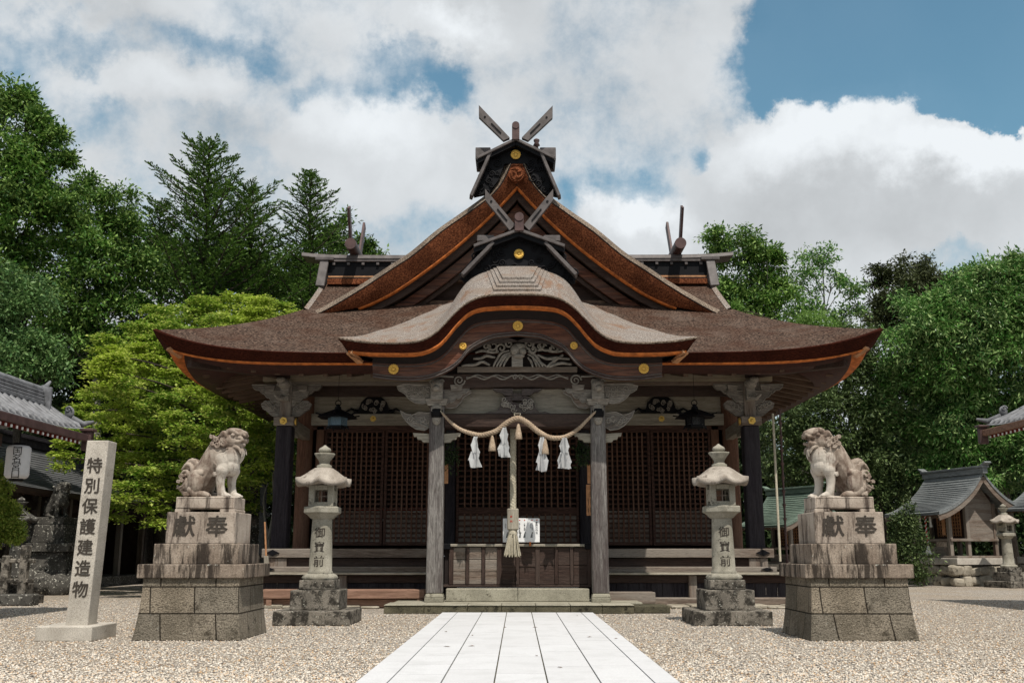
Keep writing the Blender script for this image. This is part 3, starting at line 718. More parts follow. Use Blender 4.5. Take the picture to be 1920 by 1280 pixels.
def oni(d, cap_pts, leg, chigi, log, flower, panel, boxes, base_curve=None, seed=0):
    """ridge-end ornament: everything in photo pixels for its own depth d"""
    W = lambda x, y, dd=d: at(x, y, dd)
    random.seed(seed)
    root = MB()   # the black panel is the part; others hang on it
    poly = [(W(x, y).x, W(x, y).z) for x, y in panel]
    root.prism(poly, d, d + .14); p = S(root, 'ridge_end_board', 'black', bevel=.01)
    # scroll relief
    m = MB(); mR = MB(); P = np.array(poly); x0, x1 = P[:, 0].min(), P[:, 0].max(); z0, z1 = P[:, 1].min(), P[:, 1].max()
    def inside(x, z):
        c = False; n = len(poly)
        for i in range(n):
            (xa, za), (xb, zb_) = poly[i], poly[(i + 1) % n]
            if (za > z) != (zb_ > z) and x < (xb - xa) * (z - za) / (zb_ - za) + xa: c = not c
        return c
    fc = W(*flower[:2]); placed = []
    for _ in range(500):
        x, z, r = random.uniform(x0, x1), random.uniform(z0, z1), random.uniform(.07, .13)
        if inside(x, z) and (x - fc.x) ** 2 + (z - fc.z) ** 2 > .32 ** 2 and all((x - a) ** 2 + (z - b) ** 2 > (r + c) ** 2 * .75 for a, b, c in placed):
            placed.append((x, z, r)); (m if x < fc.x else mR).spiral((x, d - .02, z), r, 1.5, .022, random.choice((-1, 1)), random.uniform(0, 6))
    m.build('scroll_relief', M['black'], p, world=True); mR.build('scroll_relief', M['black'], p, world=True)
    m = MB(); fr = flower[2]; chrysanthemum(m, (fc.x, d - .03, fc.z), fr); m.build('gilded_crest', M['gold'], p, world=True)
    # gable cap boards
    m = MB(); a, b, c = [W(*q, d - .1) for q in cap_pts]
    for e in (a, c): m.bar((b.x, d + .02, b.z - .05), (e.x, d + .02, e.z - .05), .62, .07, up=(0, 0, 1)); m.bar((b.x, d + .02, b.z - .15), (e.x, d + .02, e.z - .15 ), .50, .10, 1)
    S(m, 'ridge_end_cap', ['copper', 'black'], bevel=.008)
    for (x0_, y0_, x1_, y1_) in leg:
        m = MB(); q, w = W(x0_, y0_, d - .05), W(x1_, y1_, d - .05); m.bar((q.x, d - .08, q.z), (w.x, d - .12, w.z), .34, .085, up=(0, 0, 1))
        S(m, 'cap_leg', 'copper', bevel=.01)
    for pts in chigi:
        q = [W(x, y, d - .12) for x, y in pts]
        m = MB(); m.prism([(v.x, v.z) for v in q], d - .22, d - .08); f = S(m, 'crossed_finial', 'copper', bevel=.012)
        a, b = (q[0] + q[1]) / 2, (q[2] + q[3]) / 2; dv = (b - a)
        m = MB(); m.bar((a + dv * .45) + Vector((0, -.105, 0)), (a + dv * .80) + Vector((0, -.105, 0)), .03, .035, up=(0, 1, 0)); e = (a + dv * .22); m.tube([e + Vector((0, -.09, 0)), e + Vector((0, -.115, 0))], .03, 10)
        m.build('slot', M['black'], f, world=True)
    x0_, y0_, x1_, y1_ = log; a, b = W(x0_, y0_, d - .3), W(x1_, y1_, d - .3)
    m = MB(); cx = (a.x + b.x) / 2; r = (b.x - a.x) / 2
    m.box(a.x, b.x, d - .33, d + .9, b.z, a.z - r)
    m.tube([(cx, d - .35, a.z - r), (cx, d + .92, a.z - r)], r * .99, 20)
    S(m, 'ridge_log', 'copper_brown', bevel=.008)
    for (x0_, y0_, x1_, y1_) in boxes:
        a, b = W(x0_, y0_, d + .3), W(x1_, y1_, d + .3)
        m = MB(); m.box(a.x, b.x, d + .12, d + 1.1, b.z, a.z); S(m, 'ridge_side_box', 'copper', bevel=.015)
oni(25.75, [(895, 297), (967, 262), (1039, 297)], [(920, 288, 883, 372), (1014, 288, 1049, 372)],
    [[(898, 200), (898, 222), (944, 266), (956, 261)], [(1036, 201), (1036, 223), (990, 266), (978, 261)]],
    (960, 229, 974, 262), (967, 291, .145),
    [(967, 264), (1022, 292), (1046, 368), (1018, 362), (1000, 338), (988, 307), (946, 307), (934, 338), (916, 362), (888, 368), (912, 292)],
    [(892, 281, 920, 303), (1012, 281, 1042, 303)], seed=4)
oni(22.75, [(889, 461), (973, 431), (1058, 461)], [(925, 458, 867, 519), (1022, 458, 1080, 519)],
    [[(910, 357), (910, 377), (956, 434), (966, 424)], [(1037, 357), (1037, 377), (992, 434), (982, 424)]],
    (965, 399, 982, 433), (973, 477, .125),
    [(973, 436), (1040, 458), (1082, 512), (1078, 528), (1040, 524), (973, 520), (906, 524), (868, 528), (864, 512), (906, 458)],
    [(895, 445, 927, 456), (1018, 445, 1050, 456)], seed=9)
m = MB(); c = at(1006, 268, 26.6); m.lathe([(.05, -.5), (.05, -.1), (.1, -.08), (.06, 0), (.085, .05), (.085, .09), (.02, .13)], (c.x, c.y, c.z), 12); S(m, 'copper_knob', 'copper_brown')
# ridge of the front gable
m = MB(); zr = Z(305, 25.9); m.box(-.30, .30, 26.0, 31.2, zr - .05, zr + .28); m.box(-.42, .42, 26.0, 31.3, zr + .28, zr + .36, 1); S(m, 'gable_ridge', ['black', 'copper'])

# karahafu (undulating porch gable) --------------------------------------
KD = 20.3
KT = [(0, 550), (47, 551), (72, 556), (92, 565), (112, 581), (133, 603), (149, 619), (169, 632), (194, 639), (238, 641), (291, 638), (336, 631)]
KO = [(0, 573), (27, 573.5), (68, 577), (92, 587), (112, 606), (133, 631), (149, 646), (173, 657), (200, 661), (271, 660.5), (316, 657)]
KB = [(0, 598), (57, 602), (88, 612), (108, 632), (129, 656), (149, 672), (179, 681), (225, 682), (271, 680)]
KL = [(0, 628), (40, 632), (62, 640), (88, 655), (108, 679), (129, 695), (159, 707), (190, 712), (230, 711), (270, 706)]
def kconv(L, d, n=70):
    a = smoothline([(XX(971 + x, y, d), Z(y, d)) for x, y in L], n); a[0, 0] = 0; return a
def karahafu():
    T, O = kconv(KT, KD), kconv(KO, KD + .12)
    def sur(X, z0, t):
        w = min(1, max(0, (1.95 - X) / .85)); w = w * w * (3 - 2 * w)
        flank = np.interp(X, [0, 2.1, 2.6, 3.0, 3.43, 3.72], [.37, .37, .346, .313, .275, .22]) * t; tc = 2.45
        ap = .50 * t - .0 * t * t if t < tc else .50 * tc + .18 * (t - tc)
        return z0 + (1 - w) * flank + w * ap
    ts = np.r_[0, .06, np.linspace(.15, 6.2, 40)]
    m = MB()
    for s in (-1, 1): m.grid([[(s * x, KD + t, sur(x, z, t)) for x, z in T] for t in ts])
    roof = S(m, 'porch_roof', 'bark_grey', recalc=False)
    def band(name, mat, rows):
        m = MB()
        for s in (-1, 1): m.grid([[(s * x, y, z) for x, z in L] for L, y in rows])
        return S(m, name, mat, recalc=False)
    def sh(L, dz): return [(x, z + dz) for x, z in L]
    band('porch_verge_line', 'bark_tan', [(T, KD), (sh(T, -.035), KD - .02), (sh(T, -.045), KD + .01)])
    band('porch_bark_edge', 'bark_face', [(sh(T, -.045), KD + .01), (O, KD + .12)])
    band('porch_trim', 'orange', [(O, KD + .12), (sh(O, -.05), KD + .11), (sh(O, -.055), KD + .3)])
    B, L = kconv(KB, KD + .45), kconv(KL, KD + .45)
    O2 = smoothline([(x, z - .055) for x, z in O], 70)
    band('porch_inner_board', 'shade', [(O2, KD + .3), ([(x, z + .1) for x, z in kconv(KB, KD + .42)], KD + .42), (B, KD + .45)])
    m = MB()
    for s in (-1, 1):
        m.grid([[(s * x, KD + .45, z) for x, z in B], [(s * x, KD + .45, z) for x, z in L]]); m.grid([[(s * x, KD + .45, z) for x, z in L], [(s * x, KD + .60, z) for x, z in L]])
        m.grid([[(s * x, KD + .60, z) for x, z in B], [(s * x, KD + .60, z) for x, z in L]])
        (bx, bz), (lx, lz) = B[-1], L[-1]; m.add([(s * bx, KD + .45, bz), (s * lx, KD + .45, lz), (s * lx, KD + .6, lz), (s * bx, KD + .6, bz)], [(0, 1, 2, 3)])
    bb = S(m, 'porch_bargeboard', 'barge', recalc=False)
    # raised beads along the board
    m = MB()
    for s in (-1, 1):
        m.tube([(s * x, KD + .44, z - .05) for x, z in B], .016, 6); m.tube([(s * x, KD + .44, z + .06) for x, z in L], .018, 6); m.tube([(s * x, KD + .44, z + .005) for x, z in L], .02, 6)
    m.build('bead', M['carve_dark'], bb, world=True)
    # soffit of the porch running back
    m = MB()
    for s in (-1, 1): m.grid([[(s * x, KD + .60 + t, z + .36 * t) for x, z in B] for t in (0, .5, 1.2, 2.0, 3.4)])
    S(m, 'porch_soffit', 'dark_y', recalc=False)
    # closed side faces of the porch roof edge
    for s in (-1, 1):
        m = MB(); x, z = T[-1]; xo, zo = O[-1]
        m.grid([[(s * x, KD + t, sur(x, z, t)) for t in ts[:20]], [(s * (x - .10), KD + t + .06, sur(x, z, t) - .16) for t in ts[:20]]]); S(m, 'porch_side_bark', 'bark_face', recalc=False)
        m = MB(); m.grid([[(s * (x - .10), KD + t + .06, sur(x, z, t) - .16) for t in ts[:20]], [(s * (xo - .05), KD + t + .14, sur(x, z, t) - .38) for t in ts[:20]]]); S(m, 'porch_side_bark', 'bark_face', recalc=False)
        m = MB(); m.bar((s * (xo - .01), KD + .14, zo - .02), (s * (xo - .22), KD + .40, zo - .20), .16, .08); S(m, 'corner_block', 'orange_pale', bevel=.01)
        m = MB(); m.grid([[(s * (xo - .05), KD + t + .14, sur(x, z, t) - .38) for t in ts[:20]], [(s * (xo - .4), KD + t + .2, sur(x, z, t) - .5) for t in ts[:20]]]); S(m, 'porch_side_board', 'fascia', recalc=False)
    # layered bark bundle at the crown: stacked, stepped slabs following the roof
    zc0 = T[0][1]
    for k in range(4):
        m = MB(); t0 = .20 + .17 * k; h0, h1 = -.06, .05 * (k + 1); top, bot = [], []
        for t in np.linspace(t0, 2.5, 14):
            w = .50 - .06 * k + (t - t0) * .10; xs = np.linspace(-w, w, 31)
            zz = lambda x: sur(abs(x), float(np.interp(abs(x), T[:, 0], T[:, 1])), t)
            top.append([(x, KD + t, zz(x) + h1 * (1 - .3 * (t - t0))) for x in xs]); bot.append([(x, KD + t + .03, zz(x) - .03) for x in xs])
        m.grid(top, smooth=False); m.grid([bot[0], top[0]], smooth=False)
        for e in (0, -1): m.grid([[r[e] for r in bot], [r[e] for r in top]], smooth=False)
        S(m, 'ridge_bark_layer', 'bark_grey', recalc=False)
    for x, y, r in ((971, 611, .115), (868, 649, .085), (1076, 648, .085), (738, 692, .115), (1207, 691, .115)):
        p = at(x, y, KD + .43); m = MB(); chrysanthemum(m, (p.x, KD + .43, p.z), r); m.build('gilded_crest', M['gold'], bb, world=True)
karahafu()
# ------------------------------------------------------------------ lower shrine structure
PD, CD_, WD = 21.7, 24.2, 26.5            # porch posts, outer columns, lattice wall
def xo(off, py, d): return XX(970 + off, py, d)
def cloud_arm(w, h, n=4):
    """outline of a carved bracket arm: flat top, scalloped underside, from x=0 outwards"""
    pts = [(0, 0), (w, 0)]
    for k in range(n):
        a, b = 1 - k / n, 1 - (k + 1) / n
        for t in np.linspace(0, 1, 6)[1:]:
            x = w * (a + (b - a) * t); base = -h * (1 - ((a + (b - a) * t)) ** 1.6)
            pts.append((x, base - .16 * h * math.sin(math.pi * t) * (1 if k < n else 0) - .02))
    pts.append((0, -h)); return pts

def posts():
    for s in (-1, 1):
        xb = s * 1.755; w = .155
        m = MB(); zt = Z(735, PD)
        m.add([(xb + sx * (w + .02 if z < 1 else w) , PD + sy * w, z) for z in (.34, zt) for sx, sy in ((-1, -1), (1, -1), (1, 1), (-1, 1))],
              [(3, 2, 1, 0), (4, 5, 6, 7), (0, 1, 5, 4), (1, 2, 6, 5), (2, 3, 7, 6), (3, 0, 4, 7)])
        S(m, 'porch_post', 'post', bevel=.022)
        m = MB(); m.box(xb - .20, xb + .20, PD - .20, PD + .20, .17, .27); m.box(xb - .20, xb + .20, PD - .20, PD + .20, .27, .345, taper=.03); S(m, 'post_stone', 'stone_step', bevel=.012)
        # elephant / wave nose carvings at the head
        zc = Z(790, PD)
        m = MB(); poly = [(xb + s * (.15 + x), zc + z) for x, z in ((0, .17), (.25, .2), (.42, .12), (.55, .17), (.66, .24), (.60, .10), (.5, -.02), (.42, -.10), (.3, -.17), (.12, -.2), (0, -.12))]
        m.prism(poly, PD - .07, PD + .07); m.rim(poly, PD - .075); m.smat = 1
        for k in range(5): m.spiral((xb + s * (.24 + .085 * k), PD - .08, zc + .04 * math.sin(k * 2)), .07, 1.4, .016, s, k)
        m.tube([(xb + s * .2, PD - .08, zc - .13), (xb + s * .4, PD - .09, zc - .05), (xb + s * .6, PD - .08, zc + .16)], .018, 6)
        S(m, 'wave_nose_carving', ['carve', 'carve_edge'])
        zl = Z(822, PD)
        for q in (-1, 1):
            m = MB(); poly = [(xb + q * x, zl + z) for x, z in ((.15, .10), (.52, .12), (.50, .04), (.44, .045), (.42, -.02), (.34, -.03), (.30, -.08), (.15, -.09))]; m.prism(poly, PD - .06, PD + .06)
            S(m, 'post_bracket', 'pale_x', bevel=.01)
        # bracket complex over the post
        zq = Z(762, PD)
        m = MB()
        m.box(xb - .20, xb + .20, PD - .20, PD + .20, zq + .0, zq + .14, taper=-.05)
        for q in (-1, 1):
            pl = [(xb + q * (x + .1), zq + .44 + z) for x, z in cloud_arm(.62, .36, 4)]; m.prism(pl, PD - .08, PD + .08); m.rim(pl, PD - .085)
            m.box(xb + q * .42 - .11, xb + q * .42 + .11, PD - .13, PD + .13, zq + .34, zq + .46, taper=-.03)
        S(m, 'bracket_arm', ['carve', 'carve_edge'])
        m = MB(); m.box(xb - .13, xb + .13, PD - .30, PD + .12, zq + .12, zq + .56); m.ball((xb, PD - .32, zq + .42), (.13, .16, .12)); m.ball((xb, PD - .42, zq + .34), (.09, .14, .07))
        m.ball((xb, PD - .16, zq - .06), (.13, .10, .11)); m.ball((xb, PD - .17, zq - .30), (.10, .07, .13))
        for q in (-1, 1): m.spiral((xb + q * .10, PD - .32, zq + .50), .06, 1.4, .016, q, 0); m.spiral((xb + q * .08, PD - .24, zq - .1), .05, 1.3, .014, q, 1)
        S(m, 'beast_head', 'carve_edge')
        m = MB(); m.lathe([(.07, -.10), (.12, -.08), (.13, .06), (.11, .09)], (xb, PD - .17, zq - .17), 14); S(m, 'iron_cap', 'black')
        # outer bracket tier with floral spread (beyond the post)
        m = MB(); zz = Z(742, PD)
        poly = [(xb + s * (.1 + x), zz + z) for x, z in ((0, .22), (.62, .24), (.78, .18), (.74, .10), (.6, .02), (.5, -.10), (.38, -.18), (.2, -.2), (0, -.12))]
        m.prism(poly, PD - .20, PD - .05); m.rim(poly, PD - .205); m.smat = 1
        for k in range(9): m.spiral((xb + s * (.2 + .14 * (k % 4)), PD - .21, zz + .12 - .1 * (k // 4)), .065, 1.4, .015, (-1) ** k, k)
        S(m, 'flower_bracket', ['carve', 'carve_edge'])
    # beams between posts
    hx = 1.6
    m = MB(); za, zb_ = Z(803, PD), Z(776, PD); m.box(-hx, hx, PD - .12, PD + .12, za, zb_); S(m, 'porch_tie_beam', 'dark_x', bevel=.03)
    m = MB(); z1, z0 = Z(703, PD), Z(733, PD); pts = [(x, z0 + .08 * (1 - (x / 1.85) ** 2)) for x in np.linspace(-1.85, 1.85, 20)] + [(1.85, z1), (-1.85, z1)]
    m.prism(pts, PD - .12, PD + .12); rb = S(m, 'rainbow_beam', 'dark_x', bevel=.015)
    m = MB()
    for s in (-1, 1):
        m.spiral((s * 1.28, PD - .13, (z0 + z1) / 2 + .04), .13, 1.7, .022, s, 0); m.tube([(s * 1.40, PD - .13, z1 - .06), (s * 1.7, PD - .13, z1 - .04), (s * 1.86, PD - .13, z1 - .12)], [.02, .03, .01], 6)
        m.tube([(s * x, PD - .13, z1 - .08 + .045 * math.sin(x * 15) * (1 - .3 * x)) for x in np.linspace(.1, 1.12, 30)], .017, 6)
        m.tube([(s * x, PD - .13, z1 - .045 + .03 * math.sin(x * 15 + 1)) for x in np.linspace(.1, 1.12, 30)], .012, 6)
    m.spiral((-.05, PD - .13, z1 - .07), .06, 1.4, .016); m.spiral((.07, PD - .13, z1 - .07), .06, 1.4, .016, -1, 3)
    m.build('wave_carving', M['carve_edge'], rb, world=True)
    m = MB(); m.box(-1.32, 1.32, PD - .16, PD + .0, Z(698, PD - .1), Z(688, PD - .1)); S(m, 'sill_beam', 'wood_x', bevel=.008)
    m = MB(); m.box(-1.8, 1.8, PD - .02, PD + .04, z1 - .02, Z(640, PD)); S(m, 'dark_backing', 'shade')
    # central frog-leg strut with foliage
    zc = Z(758, PD)
    m = MB(); m.box(-.13, .13, PD - .07, PD + .07, zc + .08, zc + .24, taper=.03)
    for s in (-1, 1):
        m.prism([(s * x, zc + z) for x, z in ((.0, -.20), (.75, -.21), (.6, -.16), (.48, -.18), (.40, -.08), (.36, .05), (.26, .16), (.12, .2), (.12, .05), (0, .02))], PD - .05, PD + .05); m.smat = 1
        m.prism([(s * x, zc + z) for x, z in ((.1, .34), (.55, .34), (.46, .27), (.36, .26), (.28, .19), (.1, .19))], PD - .08, PD + .05)
        for k in range(8): m.spiral((s * random.uniform(.08, .36), PD - .07, zc + random.uniform(-.14, .12)), random.uniform(.04, .07), 1.4, .015, s, k)
    S(m, 'frog_leg_strut', ['carve_dark', 'carve_edge'])
    for s in (-1, 1):
        m = MB(); pl = [(s * x, z) for x, z in [(1.62, Z(733, PD)), (1.0, Z(733, PD)), (1.02, Z(737, PD)), (1.18, Z(745, PD)), (1.24, Z(755, PD)), (1.34, Z(764, PD)), (1.5, Z(766, PD)), (1.62, Z(764, PD))]]; m.prism(pl, PD - .06, PD + .06); m.rim(pl, PD - .065); S(m, 'wing_bracket', ['wood_x', 'carve_edge'])
    m = MB(); m.box(-1.75, 1.75, PD + .16, PD + .2, Z(778, PD + .2), Z(730, PD + .2)); S(m, 'beam_panel', 'pale_x')
posts()

def dragon():
    random.seed(21); d = 21.35
    m = MB()
    L = kconv(KL, d, 40)
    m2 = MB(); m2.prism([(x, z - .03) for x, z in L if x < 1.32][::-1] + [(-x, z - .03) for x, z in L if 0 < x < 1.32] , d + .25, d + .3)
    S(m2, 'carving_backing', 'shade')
    W = lambda x, y: at(x, y, d)
    def st(pts, r, k=14):
        q = smoothline([tuple(W(*p)) for p in pts], k); m.tube([Vector(v) + Vector((0, -.02 * math.sin(i), 0)) for i, v in enumerate(q)], [r * (.55 + .45 * math.sin(math.pi * (i + 1) / (k + 1))) for i in range(k)], 7)
    for a in ([(866, 686), (880, 684), (893, 683), (905, 678), (918, 684)], [(892, 661), (905, 657), (918, 660), (932, 660)], [(888, 672), (900, 672), (912, 667), (928, 670)],
              [(1008, 657), (1022, 655), (1038, 659), (1056, 657)], [(1008, 665), (1024, 672), (1045, 671), (1068, 673)], [(1026, 688), (1032, 682), (1043, 674), (1056, 665)], [(1030, 688), (1044, 682), (1058, 681), (1072, 683)]): st(a, .036)
    for a in ([(925, 687), (932, 673), (941, 661), (955, 657)], [(931, 687), (938, 675), (946, 665), (957, 661)], [(944, 687), (948, 677), (955, 668), (962, 664)], [(937, 687), (943, 675), (950, 667), (958, 664)],
              [(1018, 687), (1010, 675), (1002, 664), (990, 659)], [(1024, 686), (1014, 679), (1006, 668), (994, 661)], [(1006, 687), (1003, 677), (998, 668), (990, 664)], [(999, 688), (996, 678), (990, 670)], [(1012, 687), (1006, 677), (999, 668)]): st(a, .028)
    for x, y, r, q in ((925, 648, .16, 1), (940, 653, .12, -1), (1012, 648, .16, -1), (1026, 646, .17, 1), (955, 645, .10, 1), (992, 646, .1, -1), (912, 650, .10, 1), (1040, 652, .1, 1), (1000, 655, .09, 1)):
        p = W(x, y); m.spiral((p.x, d - .03, p.z), r, 1.25, .028, q, random.uniform(0, 6))
    p = W(966, 657); m.ball((p.x, d - .06, p.z), (.11, .12, .13)); p = W(980, 660); m.ball((p.x, d - .08, p.z), (.085, .1, .08)); p = W(973, 651); m.ball((p.x, d - .05, p.z), (.16, .1, .09)); p = W(973, 668); m.ball((p.x, d - .06, p.z), (.13, .1, .05))
    m.box(-.12, .12, d - .02, d + .05, W(0, 688).z, W(0, 668).z)
    S(m, 'dragon_carving', 'carve_edge')
    m = MB()   # cloud lobes under the bargeboard peak
    for s in (-1, 1):
        q = [(0, 640), (22, 631), (52, 633), (84, 645), (100, 660), (112, 682), (90, 660), (60, 645), (30, 643)]
        m.prism([(xo(s * a, b, d - .2), Z(b, d - .2)) for a, b in q], d - .25, d - .18)
    S(m, 'peak_carving', 'carve_dark', bevel=.01)
dragon()

def columns():
    zp0, zp1 = Z(722, CD_), Z(702, CD_)      # purlin
    m = MB(); m.box(-6.25, 6.25, CD_ - .12, CD_ + .12, zp0 + .08, zp1 + .01); S(m, 'purlin', 'plank_x', bevel=.01)
    m = MB(); m.box(-5.6, 5.6, CD_ - .09, CD_ + .10, zp0, zp0 + .078); S(m, 'purlin_bearer', 'wood_x', bevel=.008)
    m = MB(); m.box(-5.6, 5.6, CD_ + .5, CD_ + .66, Z(742, CD_ + .5), Z(722, CD_ + .5)); S(m, 'dark_tie', 'dark_x', bevel=.008)
    for s in (-1, 1):
        x = s * 5.66; zb0 = 1.26; zh0, zh1 = Z(799, CD_), Z(783, CD_)
        m = MB(); m.box(x - .19, x + .19, CD_ - .19, CD_ + .19, zb0, zh0); S(m, 'outer_column', 'column', bevel=.025)
        m = MB(); m.box(x - .245, x + .245, CD_ - .245, CD_ + .245, zh0, zh1 + .01); hb = S(m, 'column_collar', 'wood_x', bevel=.012)
        m = MB()
        for q, c in ((0, (x - s * .0, CD_ - .25)),):
            m.tube([(c[0], c[1], (zh0 + zh1) / 2), (c[0], c[1] - .03, (zh0 + zh1) / 2)], .095, 6, smooth=False); m.ball((c[0], c[1] - .035, (zh0 + zh1) / 2), (.04, .03, .04))
        m.build('gilded_nail_cover', M['gold'], hb, world=True); m = MB()
        m.tube([(x - s * .25, CD_ - .1, (zh0 + zh1) / 2), (x - s * .28, CD_ - .1, (zh0 + zh1) / 2)], .09, 6, smooth=False)
        m.build('gilded_nail_cover', M['gold'], hb, world=True)
        m = MB(); m.box(x - .14, x + .14, CD_ - .14, CD_ + .14, zh1, zp0 - .0); S(m, 'column_neck', 'wood_z', bevel=.015)
        # carved tiers: lower leaf pair, mid beast head, upper arms
        zl = zh1
        m = MB()
        for q in (-1, 1):
            m.prism([(x + q * (a + .12), zl + b) for a, b in ((0, .02), (.22, .04), (.36, .16), (.46, .22), (.50, .34), (.40, .42), (.28, .42), (.18, .34), (0, .36))], CD_ - .06, CD_ + .06); m.smat = 1
            for k in range(4): m.spiral((x + q * (.24 + .085 * k), CD_ - .08, zl + .2 + .05 * k), .065, 1.4, .016, q, k)
        S(m, 'leaf_bracket', ['carve', 'carve_edge'])
        m = MB()
        for q in (-1, 1):
            pl = [(x + q * (a + .1), zp0 + .005 + b) for a, b in cloud_arm(.76, .30, 4)]; m.prism(pl, CD_ - .08, CD_ + .06); m.rim(pl, CD_ - .085)
            pl = [(x + q * (a + .1), zp0 - .16 + b) for a, b in cloud_arm(.46, .30, 3)]; m.prism(pl, CD_ - .10, CD_ + .04); m.rim(pl, CD_ - .105)
            m.box(x + q * .40 - .1, x + q * .40 + .1, CD_ - .14, CD_ + .1, zp0 - .17, zp0 - .03, taper=-.03)
        S(m, 'bracket_arm', ['carve', 'carve_edge'])
        m = MB(); m.ball((x - .0, CD_ - .30, zp0 - .02), (.15, .22, .13)); m.ball((x + s * .06, CD_ - .42, zp0 + .06), (.12, .16, .08)); m.box(x - .10, x + .10, CD_ - .30, CD_ - .1, zp0 - .42, zp0 - .05)
        for q in (-1, 1): m.spiral((x + q * .11, CD_ - .38, zp0 - .02), .07, 1.4, .018, q, 0); m.spiral((x + q * .07, CD_ - .32, zp0 - .3), .06, 1.3, .016, q, 0)
        m.tube([(x, CD_ - .3, zp0 - .35), (x + s * .1, CD_ - .46, zp0 - .40), (x + s * .2, CD_ - .5, zp0 - .30)], [.06, .045, .02], 8)
        S(m, 'beast_head', 'carve_edge')
        # tie beam back to the wall, and inner column
        m = MB(); m.bar((x - s * .05, CD_ + .2, (zh0 + zh1) / 2 - .02), (x - s * .05, WD, (zh0 + zh1) / 2 - .06), .20, .30); m.bar((x - s * .05, CD_ + .2, (zh0 + zh1) / 2 - .22), (x - s * .05, CD_ + .9, (zh0 + zh1) / 2 - .24), .16, .10); S(m, 'side_tie_beam', 'pale_y', bevel=.015)
        m = MB(); m.tube([(s * 5.66, WD, 1.26), (s * 5.66, WD, 5.7)], .21, 16); S(m, 'inner_column', 'red_z')
        m = MB(); m.box(s * 5.25 - .1, s * 5.25 + .1, WD - .07, WD + .07, 1.26, 4.5); S(m, 'door_jamb', 'red_z', bevel=.01)
        # side wall running back
        m = MB(); m.box(s * 5.62 - .05, s * 5.62 + .05, WD + .1, 32.0, 1.2, 6.4); S(m, 'side_wall', 'dark_z')
        m = MB()
        for k in range(4): m.box(s * 5.66 - .17, s * 5.66 + .17, 27.9 + k * 1.35 - .16, 27.9 + k * 1.35 + .16, 0.2, 6.0)
        S(m, 'side_posts', 'wood_z')
    # wall beam, panel, frog legs
    zb0, zb1 = Z(798, WD), Z(776, WD)
    m = MB(); m.box(-5.5, 5.5, WD - .13, WD + .07, zb0, zb1); wb = S(m, 'wall_beam', 'pale_x', bevel=.015)
    m = MB(); m.box(-5.5, 5.5, WD - .07, WD + .0, Z(806, WD), zb0 - .003); S(m, 'lattice_lintel', 'red_x', bevel=.008)
    m = MB(); m.box(-5.5, 5.5, WD + .0, WD + .05, zb1, Z(736, WD)); S(m, 'wall_panel', 'pale_x')
    m = MB(); m.box(-5.7, 5.7, WD - .14, WD + .1, Z(736, WD), Z(722, WD)); S(m, 'upper_wall_beam', 'wood_x', bevel=.01)
    m = MB(); m.box(-5.7, 5.7, WD - .05, WD + .1, Z(722, WD), 6.6); S(m, 'upper_wall', 'dark_x')
    for s in (-1, 1):
        xc = xo(s * 268, 757, WD); zc = Z(760, WD)
        m = MB(); m.prism([(xc + x, zc + z) for x, z in ((-.62, -.24), (.62, -.24), (.5, -.17), (.40, -.10), (.34, .08), (.22, .2), (.14, .24), (-.14, .24), (-.22, .2), (-.34, .08), (-.40, -.10), (-.5, -.17))], WD - .09, WD + .0)
        m.box(xc - .2, xc + .2, WD - .12, WD, zc + .24, zc + .32, taper=-.03)
        for q in (-1, 1): m.tube([(xc + q * .2, WD - .08, zc + .3), (xc + q * .34, WD - .08, zc + .36), (xc + q * .45, WD - .08, zc + .30), (xc + q * .5, WD - .08, zc + .38)], .022, 6); m.tube([(xc + q * .42, WD - .08, zc - .2), (xc + q * .6, WD - .08, zc - .1), (xc + q * .78, WD - .08, zc - .2)], [.05, .035, .02], 6)
        k = S(m, 'frog_leg_strut', 'black', bevel=.008)
        m = MB(); random.seed(5)
        for i in range(16): m.spiral((xc + random.uniform(-.26, .26), WD - .10, zc + random.uniform(-.18, .12)), random.uniform(.04, .08), 1.4, .015, (-1) ** i, i)
        m.build('foliage_relief', M['carve_edge'], k, world=True)
        p = at(970 + s * 269, 786, WD); m = MB(); m.tube([(p.x, WD - .13, p.z), (p.x, WD - .16, p.z)], .085, 6, smooth=False); m.ball((p.x, WD - .165, p.z), (.035, .02, .035)); m.build('gilded_nail_cover', M['gold'], wb, world=True)
columns()

def lattice(x0, x1, z0, z1, d, nx, nz, frame, zmid=None, name='lattice_door', back_to=None):
    """a door of crossed bars in a frame; back boards below back_to"""
    m = MB(); f = .07
    for a, b, c, e in ((x0, x0 + f, z0, z1), (x1 - f, x1, z0, z1), (x0 + f, x1 - f, z0, z0 + f * 1.3), (x0 + f, x1 - f, z1 - f, z1)): m.box(a, b, d - .03, d + .03, c, e)
    if zmid: m.box(x0 + f, x1 - f, d - .032, d + .032, zmid - .085, zmid + .085)
    p = S(m, name, frame, bevel=.006)
    m = MB()
    for i in range(1, nx): x = x0 + f + (x1 - x0 - 2 * f) * i / nx; m.box(x - .021, x + .021, d - .022 + .003 * (i % 2), d + .0, z0 + f, z1 - f)
    for m_ in (m,): pass
    m.build('vertical_bars', M['red_z'], p, world=True)
    m = MB()
    for j in range(1, nz): z = z0 + f + (z1 - z0 - 2 * f) * j / nz; m.box(x0 + f, x1 - f, d + .001, d + .02, z - .024, z + .024)
    m.build('horizontal_bars', M['red_x'], p, world=True)
    if back_to:
        m = MB(); m.box(x0 + f, x1 - f, d + .04, d + .06, z0 + f, back_to); m.build('back_board', M['wood_x'], p, world=True)
    return p
